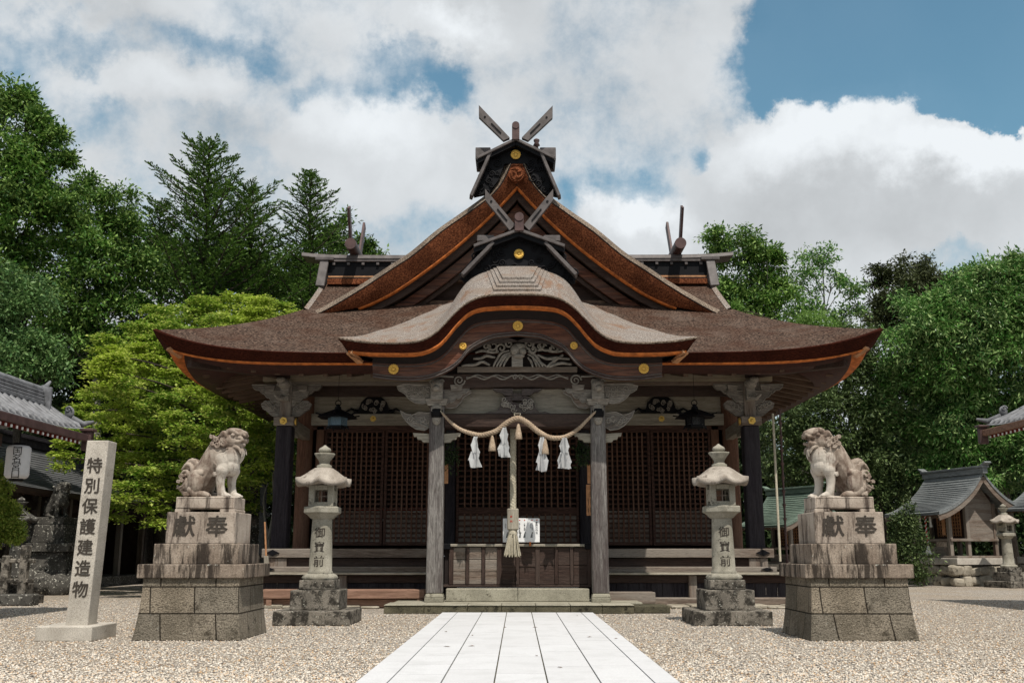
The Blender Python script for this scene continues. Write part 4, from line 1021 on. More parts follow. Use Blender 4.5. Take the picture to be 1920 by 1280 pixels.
def walls():
    z0, z1 = Z(1022, WD), Z(806, WD); zk = Z(957, WD)
    for s in (-1, 1):
        e = [1.9, 3.53, 5.15]
        for a, b in zip(e, e[1:]):
            x0, x1 = sorted((s * a, s * b)); lattice(x0 + .012, x1 - .012, z0, z1, WD, 11, 23, 'red_x', back_to=zk)
        m = MB(); m.box(s * 1.77 - .13, s * 1.77 + .13, WD - .09, WD + .09, 1.26, z1); S(m, 'door_post', 'column', bevel=.01)
    zc = Z(958, WD)
    lattice(-1.62, -.012, z0, z1, WD + .02, 9, 20, 'red_x', zmid=zc + .02, back_to=zc - .1); lattice(.012, 1.62, z0, z1, WD + .02, 9, 20, 'red_x', zmid=zc + .02, back_to=zc - .1)
    # interior: floor, rear wall, things dimly seen
    m = MB(); m.box(-5.6, 5.6, WD + .15, 32, 1.1, 1.24); S(m, 'inner_floor', 'dark_x')
    m = MB(); m.box(-5.5, 5.5, 31.9, 32, 1.24, 6.4); S(m, 'rear_wall', 'dark_z')
    m = MB(); m.box(-4.6, -1.9, 28.6, 28.63, 2.35, 2.43, 0); m.box(-4.6, -1.9, 28.6, 28.65, 2.05, 2.12, 1); S(m, 'inner_rail', ['ink_red', 'white'])
walls()

def veranda():
    def slab(name, mat, x0, x1, d, y0, y1, depth, bev=.012):
        m = MB(); m.box(x0, x1, d, d + depth, Z(y1, d), Z(y0, d)); return S(m, name, mat, bevel=bev)
    for s in (-1, 1):
        a, b = sorted((s * 1.98, s * 5.95)); w = lambda q: sorted((s * 1.98, s * q))
        x0, x1 = w(5.98)
        f1 = slab('veranda_beam', 'wood_x', x0, x1, 23.75, 1028, 1045, .25)
        for k in ((s * 5.72),):
            m = MB(); zc = Z(1036, 23.75); m.prism([(k - .16, zc), (k, zc - .075), (k + .16, zc), (k, zc + .075)], 23.72, 23.75); m.build('iron_fitting', M['black'], f1, world=True)
        m = MB(); m.box(x0, x1, 24.0, WD - .05, 1.15, 1.255); S(m, 'veranda_floor', 'wood_x', bevel=.008)
        x0, x1 = w(5.78); slab('veranda_riser', 'dark_x', x0, x1, 23.86, 1046, 1062, .06)
        m = MB(); m.box(s * 5.62 - .22, s * 5.62 + .22, 23.8, 24.2, Z(1064, 23.8), Z(1046, 23.8)); S(m, 'veranda_post', 'wood_z', bevel=.01)
        x0, x1 = w(5.95); f2 = slab('upper_step', 'wood_x', x0, x1, 23.45, 1062, 1072, .5)
        m = MB(); zc = Z(1067, 23.45); m.prism([(s * 5.72 - .14, zc), (s * 5.72, zc - .045), (s * 5.72 + .14, zc), (s * 5.72, zc + .045)], 23.42, 23.45); m.build('iron_fitting', M['black'], f2, world=True)
        x0, x1 = w(6.6); slab('step_tread', 'pale_x', x0, x1, 22.95, 1073, 1077, .8, .006)
        x0, x1 = w(6.5); slab('step_beam', 'dark_x', x0, x1, 23.15, 1078, 1092, .12)
        m = MB()
        xx = x0
        while xx < x1 - .02:
            m.box(xx + .004, min(x1, xx + .26) - .004, 23.22, 23.25, .12, Z(1092, 23.22)); xx += .26
        S(m, 'skirting_boards', 'column', bevel=.004)
        m = MB(); q = s * 3.95; m.box(q - .09, q + .09, 23.08, 23.25, .1, Z(1078, 23.08)); S(m, 'skirting_post', 'wood_z', bevel=.008)
        m = MB(); m.box(x0, x1, 22.98, 23.4, .02, .20); S(m, 'base_sill', 'wood_x' if s > 0 else 'stone_step', bevel=.02)
        # outer support pillars under side veranda
        m = MB()
        for k in range(5): m.box(s * 5.7 - .1, s * 5.7 + .1, 25 + 1.7 * k, 25.2 + 1.7 * k, 0, 1.12)
        m.box(s * 5.9, s * 5.75, 24.2, 32, 1.02, 1.24); S(m, 'underfloor_posts', 'wood_z')
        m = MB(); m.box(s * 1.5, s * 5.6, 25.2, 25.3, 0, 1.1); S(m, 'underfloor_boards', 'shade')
    # stage of cut stones
    zt = .175
    m = MB(); xs = [-2.66, -1.86, -1.0, -.32, .36, 1.05, 1.68, 2.32]
    for a, b in zip(xs, xs[1:]): m.box(a + .004, b - .004, 20.42, 21.4, 0, zt - .02, 0); m.box(a + .004, b - .004, 20.40, 21.4, zt - .02, zt, 1)
    S(m, 'stone_stage', ['stone_rough', 'stone_step'], bevel=.012)
    m = MB(); m.box(2.328, 3.05, 20.55, 21.4, 0, zt - .03); S(m, 'stage_end_block', ['stone_rough'], bevel=.02)
    m = MB(); m.box(-2.6, 2.6, 21.405, 23.0, 0, zt - .004); S(m, 'stage_floor', 'stone_step', bevel=.01)
    m = MB(); m.box(-1.52, 0.0, 21.75, 22.1, zt, Z(1103, 21.75)); m.box(.006, 1.52, 21.75, 22.1, zt, Z(1103, 21.75)); S(m, 'stone_sill', 'stone_step', bevel=.012)
    m = MB(); m.box(1.98, 3.0, 22.35, 22.9, .10, .34); S(m, 'low_step_board', 'wood_x', bevel=.012)
    for k in range(9): m = MB(); m.box(2.9 + k * .42, 3.3 + k * .42, 22.2 + .1 * math.sin(k * 3), 22.95, 0, .05 + .015 * (k % 3)); S(m, 'foundation_stone', 'stone_field', bevel=.02)
    for k in range(8): m = MB(); m.box(-3.4 - k * .42, -3.0 - k * .42, 22.2 + .1 * math.sin(k * 3), 22.95, 0, .05 + .015 * (k % 3)); S(m, 'foundation_stone', 'stone_field', bevel=.02)
veranda()
def side_rain():
    c = at(1450, 776, 23.0)
    m = MB(); m.tube([at(1449, 775, 23.0), at(1463, 1052, 23.0)], .028, 8); S(m, 'bamboo_pole', 'straw')
    m = MB(); p, q = at(1462, 770, 24.2), at(1476, 1060, 24.2)
    for k in range(46):
        a = p.lerp(q, k / 45); m.tube([a + Vector((0, 0, .045)), a - Vector((0, 0, .045))], [.05 if k % 4 == 0 else .028, .02], 6)
    S(m, 'rain_chain', 'copper_brown')
side_rain()

# ------------------------------------------------------------------ things at the porch
def offering_box():
    t = thing('offering_box', 'wide low wooden offering box with panelled grey front between the porch posts', 'offering box', (0, 22.4, .2))
    d = 22.35; zt, z0 = Z(1024, d), Z(1100, d); B = lambda mb, n, mt, **k: mb.build(n, M[mt], t, world=True, **k)
    m = MB(); m.box(-1.62, 1.60, d - .05, d + .9, zt - .005, zt + .055); B(m, 'top_rail', 'pale_x', bevel=.012)
    m = MB()
    for s in (-1, 1): m.box(s * 1.60 - .13, s * 1.60 + .13, d - .07, d + .1, zt - .06, zt + .06)
    B(m, 'black_corner_fittings', 'black', bevel=.01)
    m = MB(); m.box(-1.62, 1.6, d, d + .06, z0, z0 + .055); B(m, 'bottom_rail', 'dark_x', bevel=.01)
    # stiles and panels: left third pale, middle and right dark
    sx = [XX(x, 1060, d) for x in (846, 876, 906, 936, 970, 1008, 1043, 1072, 1106)]
    for x in sx:
        m = MB(); w = .05 if x in (sx[0], sx[3], sx[5], sx[-1]) else .035; m.box(x - w, x + w, d - .01, d + .05, z0 + .055, zt - .006); B(m, 'stile', 'dark_z', bevel=.006)
    for i, (a, b) in enumerate(zip(sx, sx[1:])):
        m = MB(); k = 3 if i < 3 else 2; h = (zt - z0 - .07) / k
        for j in range(k): m.box(a + .04, b - .04, d + .018, d + .04, z0 + .06 + j * h, z0 + .055 + (j + 1) * h - .004)
        if 3 <= i < 5: m.box(a + .04, b - .04, d + .0, d + .02, z0 + .06 + h - .03, z0 + .06 + h + .03)
        B(m, 'panel', 'wood_x' if i < 3 else 'dark_x', bevel=.01)
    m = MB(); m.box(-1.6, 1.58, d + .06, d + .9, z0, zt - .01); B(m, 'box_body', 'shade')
offering_box()

def sign_boards():
    d = 22.3
    t = thing('notice_board', 'white worship etiquette board standing on the offering box behind the hemp tassel', 'notice board', (0.15, d, 1.22))
    a, b = at(943, 971, d), at(1012, 1016, d)
    m = MB(); m.box(a.x, b.x, d, d + .02, b.z, a.z); m.build('board', M['white'], t, world=True, bevel=.006)
    def tx(px, py, body, size, mat='ink'): 
        p = at(px, py, d); text_mesh('lettering', body, size, mat, t, (p.x - ORG[t.name][0], -.003, p.z - ORG[t.name][2]), ext=.001)
    tx(1006, 977, '参\n拝\nの\n作\n法', .058)
    tx(998, 980, '一\n礼\n二\n拍\n手', .034); tx(995, 980, '神\n前\nに\n進\nむ\n', .026); tx(983.5, 980, '二\n拝\n二\n拍\n手', .036); tx(974, 980, '深\nく\n二\n度\nお\n辞\n儀', .034); tx(948, 980, '一\n拝\nし\n退\nく', .026)
    m = MB()
    for px in (974.5, 983.5, 997.5, 1006.5):
        p = at(px, 974.5, d); m.tube([(p.x, d, p.z), (p.x, d - .004, p.z)], .014, 10)
    m.build('red_marks', M['ink_red'], t, world=True)
    for px in (951, 975, 983.5, 997):     # little bowing figures
        m = MB(); m2 = MB(); p = at(px, 1003, d); m.ball((p.x + .015, d - .004, p.z + .055), (.014, .004, .014)); m2.prism([(p.x - .03, p.z - .05), (p.x + .018, p.z - .05), (p.x + .02, p.z + .03), (p.x - .005, p.z + .045)], d - .004, d)
        m.build('figure_head', M['ink'], t, world=True); m2.build('figure_robe', M['slate'], t, world=True)
    m = MB(); p = at(994, 1018, d); m.box(p.x - .02, p.x + .02, d - .03, d + .05, p.z - .06, p.z + .03); m.build('clip', M['orange'], t, world=True)
    # boards on the right side of the porch post
    d = 22.6
    t = thing('wooden_notice', 'narrow tan wooden notice covered in fine writing behind the right porch post', 'notice board', (1.7, d, 2.2))
    a, b = at(1099, 908, d), at(1116, 966, d); m = MB(); m.box(a.x, b.x, d, d + .03, b.z, a.z); m.build('board', M['orange_pale'], t, world=True, bevel=.004)
    p = at(1107, 911, d); text_mesh('lettering', '祭\n典\nと\n御\n祈\n祷', .042, 'ink', t, (p.x - ORG[t.name][0], -.002, p.z - ORG[t.name][2]), ext=.001)
    for k, px in enumerate((1103, 1107.5, 1112)):
        for py, n in ((935, 6), (951, 5)):
            p = at(px, py, d); text_mesh('lettering', '\n'.join('祈願交通安全家内厄除'[k:k + n]), .024, 'ink', t, (p.x - ORG[t.name][0], -.002, p.z - ORG[t.name][2]), ext=.001)
    for px0, px1, side in ((1101, 1112, 'right'), (828.5, 840, 'left')):
        t = thing('plaque', f'plain orange wooden plaque under green leaves behind the {side} porch post', 'plaque', (XX(px0, 890, d), d, 2.9))
        a, b = at(px0, 871, d), at(px1, 906, d); m = MB(); m.box(a.x, b.x, d, d + .06, b.z, a.z); m.box(a.x - .01, b.x + .01, d - .01, d + .06, a.z, a.z + .015); m.build('board', M['orange_pale'], t, world=True, bevel=.005)
sign_boards()

def leaves(name, C, n_leaf, size, mat, parent=None, spread=.16, up=(0, 0, 1), aspect=.42, droop=.3, flat=0., rng=RNG):
    """rhombic leaves radiating from sprig centres C (N,3)"""
    C = np.repeat(np.asarray(C, float), n_leaf, 0); N = len(C)
    d = rng.normal(size=(N, 3)); d[:, 2] = d[:, 2] * (1 - flat) - droop; d /= np.linalg.norm(d, axis=1)[:, None] + 1e-9
    L = size * rng.uniform(.65, 1.25, N)[:, None]
    base = C + d * spread * rng.uniform(.1, 1, N)[:, None]
    nrm = rng.normal(size=(N, 3)) * (.75 - .5 * flat) + np.array([0, 0, 1.0]); s = np.cross(d, nrm); s /= np.linalg.norm(s, axis=1)[:, None] + 1e-9
    k = np.cross(s, d)
    V = np.stack([base, base + d * L * .45 + s * L * aspect * .5 + k * L * .06, base + d * L, base + d * L * .45 - s * L * aspect * .5 + k * L * .06], 1).reshape(-1, 3)
    F = np.arange(N * 4).reshape(-1, 4)
    if parent is not None: V = V - np.array(ORG[parent.name])
    o = np_mesh(name, V, F, mat)
    if parent is not None: o.parent = parent; ORG[o.name] = ORG[parent.name]
    return o

def evergreen_sprigs():
    for px, side in ((845, 'left'), (1092, 'right')):
        p = at(px, 850, 22.5); t = thing('evergreen_sprig', f'dark green leafy sprig tied behind the {side} porch post', 'sprig', (p.x, 22.5, p.z - .2))
        C = np.array([p.x, 22.5, p.z]) + RNG.normal(size=(60, 3)) * np.array([.09, .06, .17]); leaves('leaves', C, 6, .09, 'leaf_dark', t, .06)
        m = MB(); m.tube([(p.x, 22.52, p.z - .3), (p.x, 22.52, p.z + .25)], .012, 6); m.build('stem', M['trunk'], t, world=True)
evergreen_sprigs()

def rope_sweep(mb, pts, rad, n=90, strands=3, twist=9.0):
    P = smoothline(pts, n); k = len(P); 
    for s in range(strands):
        q = []; rr = []
        for i in range(k):
            u = i / (k - 1); r = rad(u); a = 2 * math.pi * (s / strands + u * twist)
            t = P[min(i + 1, k - 1)] - P[max(i - 1, 0)]; t /= np.linalg.norm(t); b = np.cross(t, (0, 1, 0)); b /= np.linalg.norm(b) + 1e-9; c = np.cross(t, b)
            q.append(P[i] + (b * math.cos(a) + c * math.sin(a)) * r * .52); rr.append(r * .58)
        mb.tube(q, rr, 7)
def shimenawa():
    d = 21.42; t = thing('sacred_rope', 'twisted straw rope with white zigzag paper streamers hung between the porch posts', 'rope', (0, d, 4.2))
    W = lambda x, y: tuple(at(x, y, d))
    pts = [W(*p) for p in ((829, 774), (845, 791), (862, 804), (886, 813), (905, 815), (930, 808), (950, 793), (970, 784), (988, 792), (1008, 808), (1028, 819), (1046, 821), (1064, 817), (1085, 803), (1102, 786), (1116, 772))]
    m = MB(); rope_sweep(m, pts, lambda u: .022 + .040 * math.sin(math.pi * u) ** .8, 150, 3, 22); m.build('twisted_rope', M['rope'], t, world=True)
    m = MB()
    for s, x, y in ((-1, 829, 774), (1, 1116, 772)):
        a = Vector(W(x, y)); m.tube([a, a + Vector((s * .08, .05, .10)), a + Vector((s * .03, .1, .3))], .014, 6)
    a = Vector(W(970, 782)); m.tube([a + Vector((-.07, 0, .08)), a + Vector((-.03, -.05, -.05)), a + Vector((.03, -.05, -.05)), a + Vector((.07, 0, .08)), a + Vector((-.07, 0, .08))], .009, 5)
    m.build('tie_cord', M['straw'], t, world=True)
    random.seed(8)
    for k, (x, y, h, w) in enumerate(((892, 818, 66, 24), (946, 801, 64, 24), (1016, 819, 72, 22), (1058, 820, 62, 26))):
        m = MB(); px = d - .05; top = at(x, y, px); sc = d / FPX * 1.0
        Wd = w * sc * .5; H = h * sc
        for lay in range(4):         # four folded zigzag strips at different turns
            ang = lay * .8 + k * .5 + .3; ca, sa = math.cos(ang), math.sin(ang); side = 1 if lay % 2 else -1; x, z = 0.0, 0.0; ph = H / 4.6
            for q in range(4):
                w2 = Wd * random.uniform(1.35, 1.75) * (.42 + .2 * q); sk = side * (-1) ** q * Wd * .42; hh = ph * random.uniform(1.0, 1.25)
                L = [(x - w2 * .5, z), (x + w2 * .5, z - .01), (x + w2 * .62 + sk, z - hh), (x - w2 * .55 + sk, z - hh - .02)]; bow = random.uniform(-.02, .02)
                m.add([(top.x + a * ca, px - .02 + a * sa + (bow if i > 1 else 0) - .012 * (q % 2), top.z + b_) for i, (a, b_) in enumerate(L)], [(0, 1, 2, 3)])
                x += sk * .7; z -= hh * .86
        m.build('paper_streamer', M['paper'], t, world=True, recalc=False)
    for x, y in ((923, 816), (972, 794), (1022, 822)):
        m = MB(); p = at(x, y, d - .06); m.lathe([(.012, 0), (.03, -.03), (.045, -.10), (.07, -.22), (.085, -.33), (.08, -.335), (.02, -.3)], (p.x, d - .06, p.z), 16, lobes=(16, .08)); m.build('straw_tassel', M['rope'], t, world=True)
shimenawa()

def bell_rope():
    d = 22.03; p = at(962, 797, d); t = thing('bell_rope', 'thick braided hemp bell rope ending in a wooden sleeve and tassel before the offering box', 'bell rope', (p.x, d, p.z))
    q = at(962, 955, d); x = (p.x + q.x) / 2
    m = MB(); rope_sweep(m, [(x, d, p.z + .35), (x, d, (p.z + q.z) / 2), (x, d, q.z)], lambda u: .066, 90, 4, 8); rope_sweep(m, [(x, d, p.z + .35), (x, d, (p.z + q.z) / 2), (x, d, q.z)], lambda u: .068, 90, 4, -8); m.build('braid', M['straw'], t, world=True)
    a, b = at(951, 953, d), at(972.5, 993, d)
    m = MB(); m.box(a.x, b.x, d - .11, d + .11, b.z, a.z); sl = m.build('wooden_sleeve', M['pale_z'], t, world=True, bevel=.02)
    for (px, py), ch in (((958.5, 966), '奉'), ((958.5, 974.5), '納')):
        c = at(px, py, d - .11); text_mesh('lettering', ch, .055, 'ink_red', sl, (c.x - ORG[t.name][0], -.113, c.z - ORG[t.name][2]), ext=.001)
    m = MB(); z = b.z; xc = (a.x + b.x) / 2; random.seed(1)
    m.lathe([(.09, .0), (.105, -.05), (.10, -.09)], (xc, d, z), 18)
    for k in range(90):
        an = random.uniform(0, 6.28); r = random.uniform(.3, 1); e = .19 * r; h = .55 + random.uniform(-.04, .03)
        m.tube([(xc + .09 * r * math.cos(an), d + .09 * r * math.sin(an), z - .05), (xc + .135 * r * math.cos(an), d + .13 * r * math.sin(an), z - .28), (xc + e * math.cos(an), d + e * math.sin(an), z - h)], .011, 5)
    m.build('tassel', M['straw'], t, world=True)
bell_rope()

def hanging_lantern(px, label, mat_l):
    d = 23.2; c = at(px, 790, d); ztop, zroof, zb0 = Z(757, d), Z(779, d), Z(801, d)
    t = thing('hanging_lantern', label, 'lantern', (c.x, d, Z(740, d)), group='hanging lanterns under the eaves')
    x = c.x; B = lambda mb, n, mt, **k: mb.build(n, M[mt], t, world=True, **k)
    m = MB(); m.tube([(x, d, Z(700, d) + .1), (x, d, ztop + .08)], .006, 5); B(m, 'hanging_wire', 'black')
    m = MB(); m.tube([(x + .065 * math.cos(a), d, ztop + .02 + .065 * math.sin(a)) for a in np.linspace(0, 6.283, 20)], .011, 6); B(m, 'ring', 'black')
    m = MB(); zz = zroof
    prof = [(.50, -.05), (.46, -.01), (.30, .035), (.17, .10), (.09, .15), (.075, .21), (.05, .22), (.04, .27)]
    m.lathe(prof, (x, d, zz), 6, smooth=False, rot=R(30))
    for k in range(6): a = R(30 + 60 * k); m.tube([(x + .12 * math.cos(a), d + .12 * math.sin(a), zz + .12), (x + .4 * math.cos(a), d + .4 * math.sin(a), zz + .0), (x + .54 * math.cos(a), d + .54 * math.sin(a), zz + .03)], .016, 6)
    B(m, 'roof', 'black')
    # hexagonal pierced body
    m = MB(); r0, r1 = .215, .215; h = zz - zb0 - .06
    for k in range(6):
        a0, a1 = R(60 * k + 0), R(60 * k + 60); P0, P1 = Vector((x + r0 * math.cos(a0), d + r0 * math.sin(a0), 0)), Vector((x + r0 * math.cos(a1), d + r0 * math.sin(a1), 0))
        m.tube([P0 + Vector((0, 0, zb0 - .02)), P0 + Vector((0, 0, zz - .04))], .014, 6)
        for j in range(1, 7): q = P0.lerp(P1, j / 7); m.tube([q + Vector((0, 0, zb0 + .07)), q + Vector((0, 0, zz - .05))], .006, 4)
        for j in range(8): zq = zb0 + .07 + (zz - .05 - zb0 - .07) * j / 7; m.bar(P0 + Vector((0, 0, zq)), P1 + Vector((0, 0, zq)), .012, .014)
        m.bar(P0 + Vector((0, 0, zb0 + .03)), P1 + Vector((0, 0, zb0 + .03)), .012, .05)
    B(m, 'pierced_body', mat_l)
    m = MB(); m.lathe([(.19, zb0 + .06 - 0), (.19, zz - .05)], (x, d, 0), 6, smooth=False); B(m, 'paper_liner', 'white')
    m = MB(); m.lathe([(.21, -.02), (.26, -.0), (.26, .03), (.2, .04)], (x, d, zb0), 6, smooth=False)
    for k in range(6): a = R(60 * k); m.tube([(x + .24 * math.cos(a), d + .24 * math.sin(a), zb0), (x + .27 * math.cos(a), d + .27 * math.sin(a), zb0 - .05)], .018, 6)
    B(m, 'base_ring', 'black')
M['steel'] = plain('blue_grey_metal', (.12, .19, .24), .5, .3)
hanging_lantern(633, 'blue grey hexagonal metal lantern hanging by a wire under the left eave', 'steel')
hanging_lantern(1303, 'black hexagonal metal lantern hanging by a wire under the right eave', 'black')

def bench():
    d = 22.25; t = thing('step_bench', 'long reddish brown wooden step bench left of the left porch post', 'bench', (-3.4, d, 0))
    zt, z1 = Z(1105, d), Z(1122, d)
    m = MB(); m.box(-5.6, -2.02, d, d + .5, z1, zt); m.build('plank', M['bench'], t, world=True, bevel=.012)
    m = MB(); m.box(-5.6, -2.0, d + .12, d + .45, .02, z1 - .01); m.build('lower_plank', M['bench'], t, world=True, bevel=.012)
    for x in (-2.12, -5.4): m = MB(); m.box(x - .06, x + .06, d + .02, d + .1, .02, z1); m.build('leg', M['bench'], t, world=True, bevel=.006)
bench()
def broom():
    d = 17.0; t = thing('wooden_paddle', 'upright tan wooden paddle leaning beside the left statue plinth', 'paddle', tuple(at(499, 1056, d)))
    m = MB(); m.bar(at(499, 1042, d), at(496.5, 978, d), .026, .026); m.build('handle', M['orange_pale'], t, world=True, bevel=.005)
    m = MB(); m.bar(at(499.5, 1058, d), at(499, 1042, d), .075, .04, up=(0, 1, 0)); m.build('blade', M['pale_z'], t, world=True, bevel=.008)
broom()
# ------------------------------------------------------------------ carved stone guardian statues
def guardian(name, label, loc, rz, s, open_mouth, mat='stone_statue', voxel=.0072, scale=1.0, group='stone guardian statues'):
    """s=+1 faces +x. Local units: metres; base slab top at z=0."""
    t = thing(name, label, 'statue', loc, rz, group)
    m = MB(); random.seed(31 if s > 0 else 47); K = scale * .00112
    def P(zx, zy, y=0): return Vector((s * (zx - 600) * K, y * scale, (1060 - zy) * K))
    def cap(pts, rr, y=0, n=14, ys=None):
        k = len(pts); q = smoothline([tuple(P(a, b, (ys[i] if ys else y))) for i, (a, b) in enumerate(pts)], 14)
        r = np.interp(np.linspace(0, 1, 14), np.linspace(0, 1, k), rr) * scale
        m.tube([Vector(v) for v in q], list(r), n); m.ball(q[0], float(r[0])); m.ball(q[-1], float(r[-1]))
    def ball(zx, zy, r, y=0, rot=0):
        r = tuple(v * scale for v in r); m.ball(P(zx, zy, y), r, 0, 18, 12, Matrix.Rotation(-s * rot, 3, 'Y') if rot else None)
    N = -1   # toward the viewer
    # trunk: rump, back, chest, neck
    cap([(420, 890), (500, 760), (590, 610), (690, 450), (780, 320)], [.185, .195, .195, .20, .165])
    ball(760, 560, (.22, .195, .25), 0, .35); ball(860, 510, (.145, .165, .22), 0); ball(870, 640, (.115, .155, .15), 0)
    ball(400, 920, (.19, .20, .16))
    # thighs, hind feet
    for y, a in ((-.185, 1), (.185, 1)):
        ball(455, 850, (.125, .09, .18), y, .18); ball(500, 740, (.07, .06, .06), y); cap([(400, 960), (460, 1010), (560, 1020)], [.07, .055, .05], y)
        cap([(540, 1020), (600, 1022), (640, 1028)], [.05, .052, .038], y * 1.12)
        for k in (-1, 0, 1): ball(655, 1036, (.030, .014, .024), y * 1.12 + k * .026)
        ball(330, 1020, (.05, .05, .04), y)
    # front legs
    for y in (-.115, .115):
        dx = 0 if y < 0 else 60
        ball(790 + dx * .6, 680, (.105, .08, .15), y, -.15)
        cap([(790 + dx, 700), (770 + dx, 800), (775 + dx, 900), (795 + dx, 1000)], [.098, .072, .060, .062], y)
        cap([(790 + dx, 1020), (850 + dx, 1028), (890 + dx, 1034)], [.055, .052, .036], y)
        for k in (-1.5, -.5, .5, 1.5): ball(905 + dx, 1038, (.032, .013, .022), y + k * .023)
    # head
    hy = -.02
    ball(840, 300, (.19, .155, .155), hy); ball(950, 230, (.13, .13, .07), hy, .1); ball(900, 185, (.15, .13, .06), hy, -.05)
    ball(1010, 215, (.075, .10, .055), hy)                                   # nose bridge
    ball(1052, 225, (.028, .075, .04), hy); 
    for y in (-.05, .05): ball(1060, 240, (.022, .03, .022), hy + y)
    if open_mouth:
        cap([(880, 285), (950, 268), (1045, 262)], [.032, .032, .026], -.085 + hy); cap([(880, 285), (950, 268), (1045, 262)], [.032, .032, .026], .085 + hy)
        cap([(1050, 262), (1055, 258)], [.03, .03], 0 + hy); ball(950, 365, (.12, .10, .045), hy, .1); cap([(860, 320), (930, 350), (1030, 345)], [.032, .028, .026], -.08 + hy); cap([(860, 320), (930, 350), (1030, 345)], [.032, .028, .026], .08 + hy)
        cap([(1020, 335), (1022, 312)], [.016, .012], -.07 + hy); cap([(900, 330), (903, 300)], [.02, .013], -.095 + hy); cap([(1020, 282), (1020, 300)], [.014, .010], -.07 + hy); ball(950, 335, (.09, .06, .025), hy)
    else:
        ball(980, 300, (.10, .105, .045), hy); cap([(880, 275), (950, 262), (1040, 282), (1035, 315), (960, 322), (900, 290)], [.026, .03, .026, .024, .028, .022], -.088 + hy)
        cap([(880, 275), (950, 262), (1040, 282), (1035, 315)], [.026, .03, .026, .024], .088 + hy); cap([(1045, 300), (1046, 305)], [.03, .03], hy); ball(960, 365, (.11, .095, .05), hy, .1)
    # brows, eyes
    for y in (-1, 1):
        cap([(830, 225), (890, 175), (950, 200), (990, 225)], [.03, .042, .036, .02], y * .115 + hy); ball(925, 238, (.032, .022, .024), y * .135 + hy); cap([(760, 245), (800, 215), (830, 250)], [.03, .045, .028], y * .14 + hy)
    # beard and jaw fringe
    for y in (-1, 1):
        for k, (a, b, c, d_) in enumerate((((860, 400), (940, 390), (1000, 420), (1030, 480)), ((650, 420), (700, 470), (780, 450), (860, 410)), ((640, 480), (700, 540), (780, 520), (850, 450)), ((620, 400), (650, 330), (660, 290), (700, 260)),
                                          ((610, 470), (600, 540), (640, 580), (640, 640)), ((660, 540), (690, 600), (730, 640), (720, 700)), ((560, 480), (570, 560), (610, 620), (600, 690)), ((700, 500), (760, 560), (820, 540), (860, 500)))):
            cap([a, b, c, d_], [.018, .030, .026, .010], y * (.155 - .012 * (k == 0) * 5))
    cap([(990, 400), (1020, 470), (1010, 540), (985, 600)], [.026, .034, .028, .012], 0); cap([(1010, 390), (1040, 460), (1030, 520)], [.022, .026, .012], -.05)
    # curls on the cheek and mane
    for zx, zy, r in ((700, 300, .044), (795, 295, .036), (728, 372, .050), (818, 355, .046), (660, 350, .034), (650, 260, .034)):
        for y in (-1, 1):
            c = P(zx, zy, y * .165); m.ball(c, (r * .9 * scale, .03 * scale, r * .9 * scale)); m.spiral(c + Vector((0, y * .038 * scale, 0)), r * scale, 1.5, .0145 * scale, random.choice((-1, 1)), random.uniform(0, 6), n=7)
    for zx, zy, r, y in ((712, 762, .034, -.195), (325, 1018, .028, -.225), (375, 1015, .028, -.225), (712, 762, .034, .195)):
        m.spiral(P(zx, zy, y), r * scale, 1.5, .012 * scale, 1, 1, n=7); m.ball(P(zx, zy, y * .93), (r * .9 * scale, .03 * scale, r * .9 * scale))
    # spine ridge
    for k in range(9): u = k / 8; ball(330 + 330 * u, 800 - 480 * u + 30 * math.sin(u * 3), (.035, .028, .035), 0)
    # tail plume
    ball(265, 820, (.095, .085, .22), 0, -.12); ball(290, 640, (.10, .08, .10)); ball(250, 960, (.09, .09, .09)); ball(300, 1000, (.12, .12, .06))
    for pts, rr, y in (([(340, 900), (330, 720), (380, 620), (300, 560), (210, 620)], [.03, .045, .05, .045, .02], -.03), ([(300, 900), (350, 760), (330, 650), (260, 610), (190, 680)], [.03, .04, .04, .035, .015], -.075),
                       ([(200, 950), (300, 880), (310, 760), (240, 700), (180, 750)], [.02, .035, .035, .03, .012], -.09), ([(150, 930), (230, 900), (270, 830), (220, 760)], [.015, .03, .03, .012], -.10),
                       ([(140, 900), (210, 960), (280, 980), (330, 920)], [.02, .035, .035, .02], -.06), ([(340, 900), (330, 720), (380, 620), (300, 560), (210, 620)], [.03, .045, .05, .045, .02], .05), ([(200, 950), (300, 880), (310, 760), (240, 700), (180, 750)], [.02, .035, .035, .03, .012], .08)):
        cap(pts, rr, y)
    for zx, zy, r in ((215, 780, .036), (175, 845, .03), (235, 825, .03), (260, 760, .028)): m.ball(P(zx, zy, -.10), (r * scale, .04 * scale, r * scale)); m.spiral(P(zx, zy, -.145), r * scale, 1.4, .012 * scale, 1, zx, n=7)
    ball(600, 1052, (.46, .21, .02))
    o = m.build('carved_figure', mat, t)
    rm = o.modifiers.new('remesh', 'REMESH'); rm.mode = 'VOXEL'; rm.voxel_size = voxel * scale; rm.use_smooth_shade = True
    sm = o.modifiers.new('smooth', 'SMOOTH'); sm.factor = .5; sm.iterations = 1
    return t

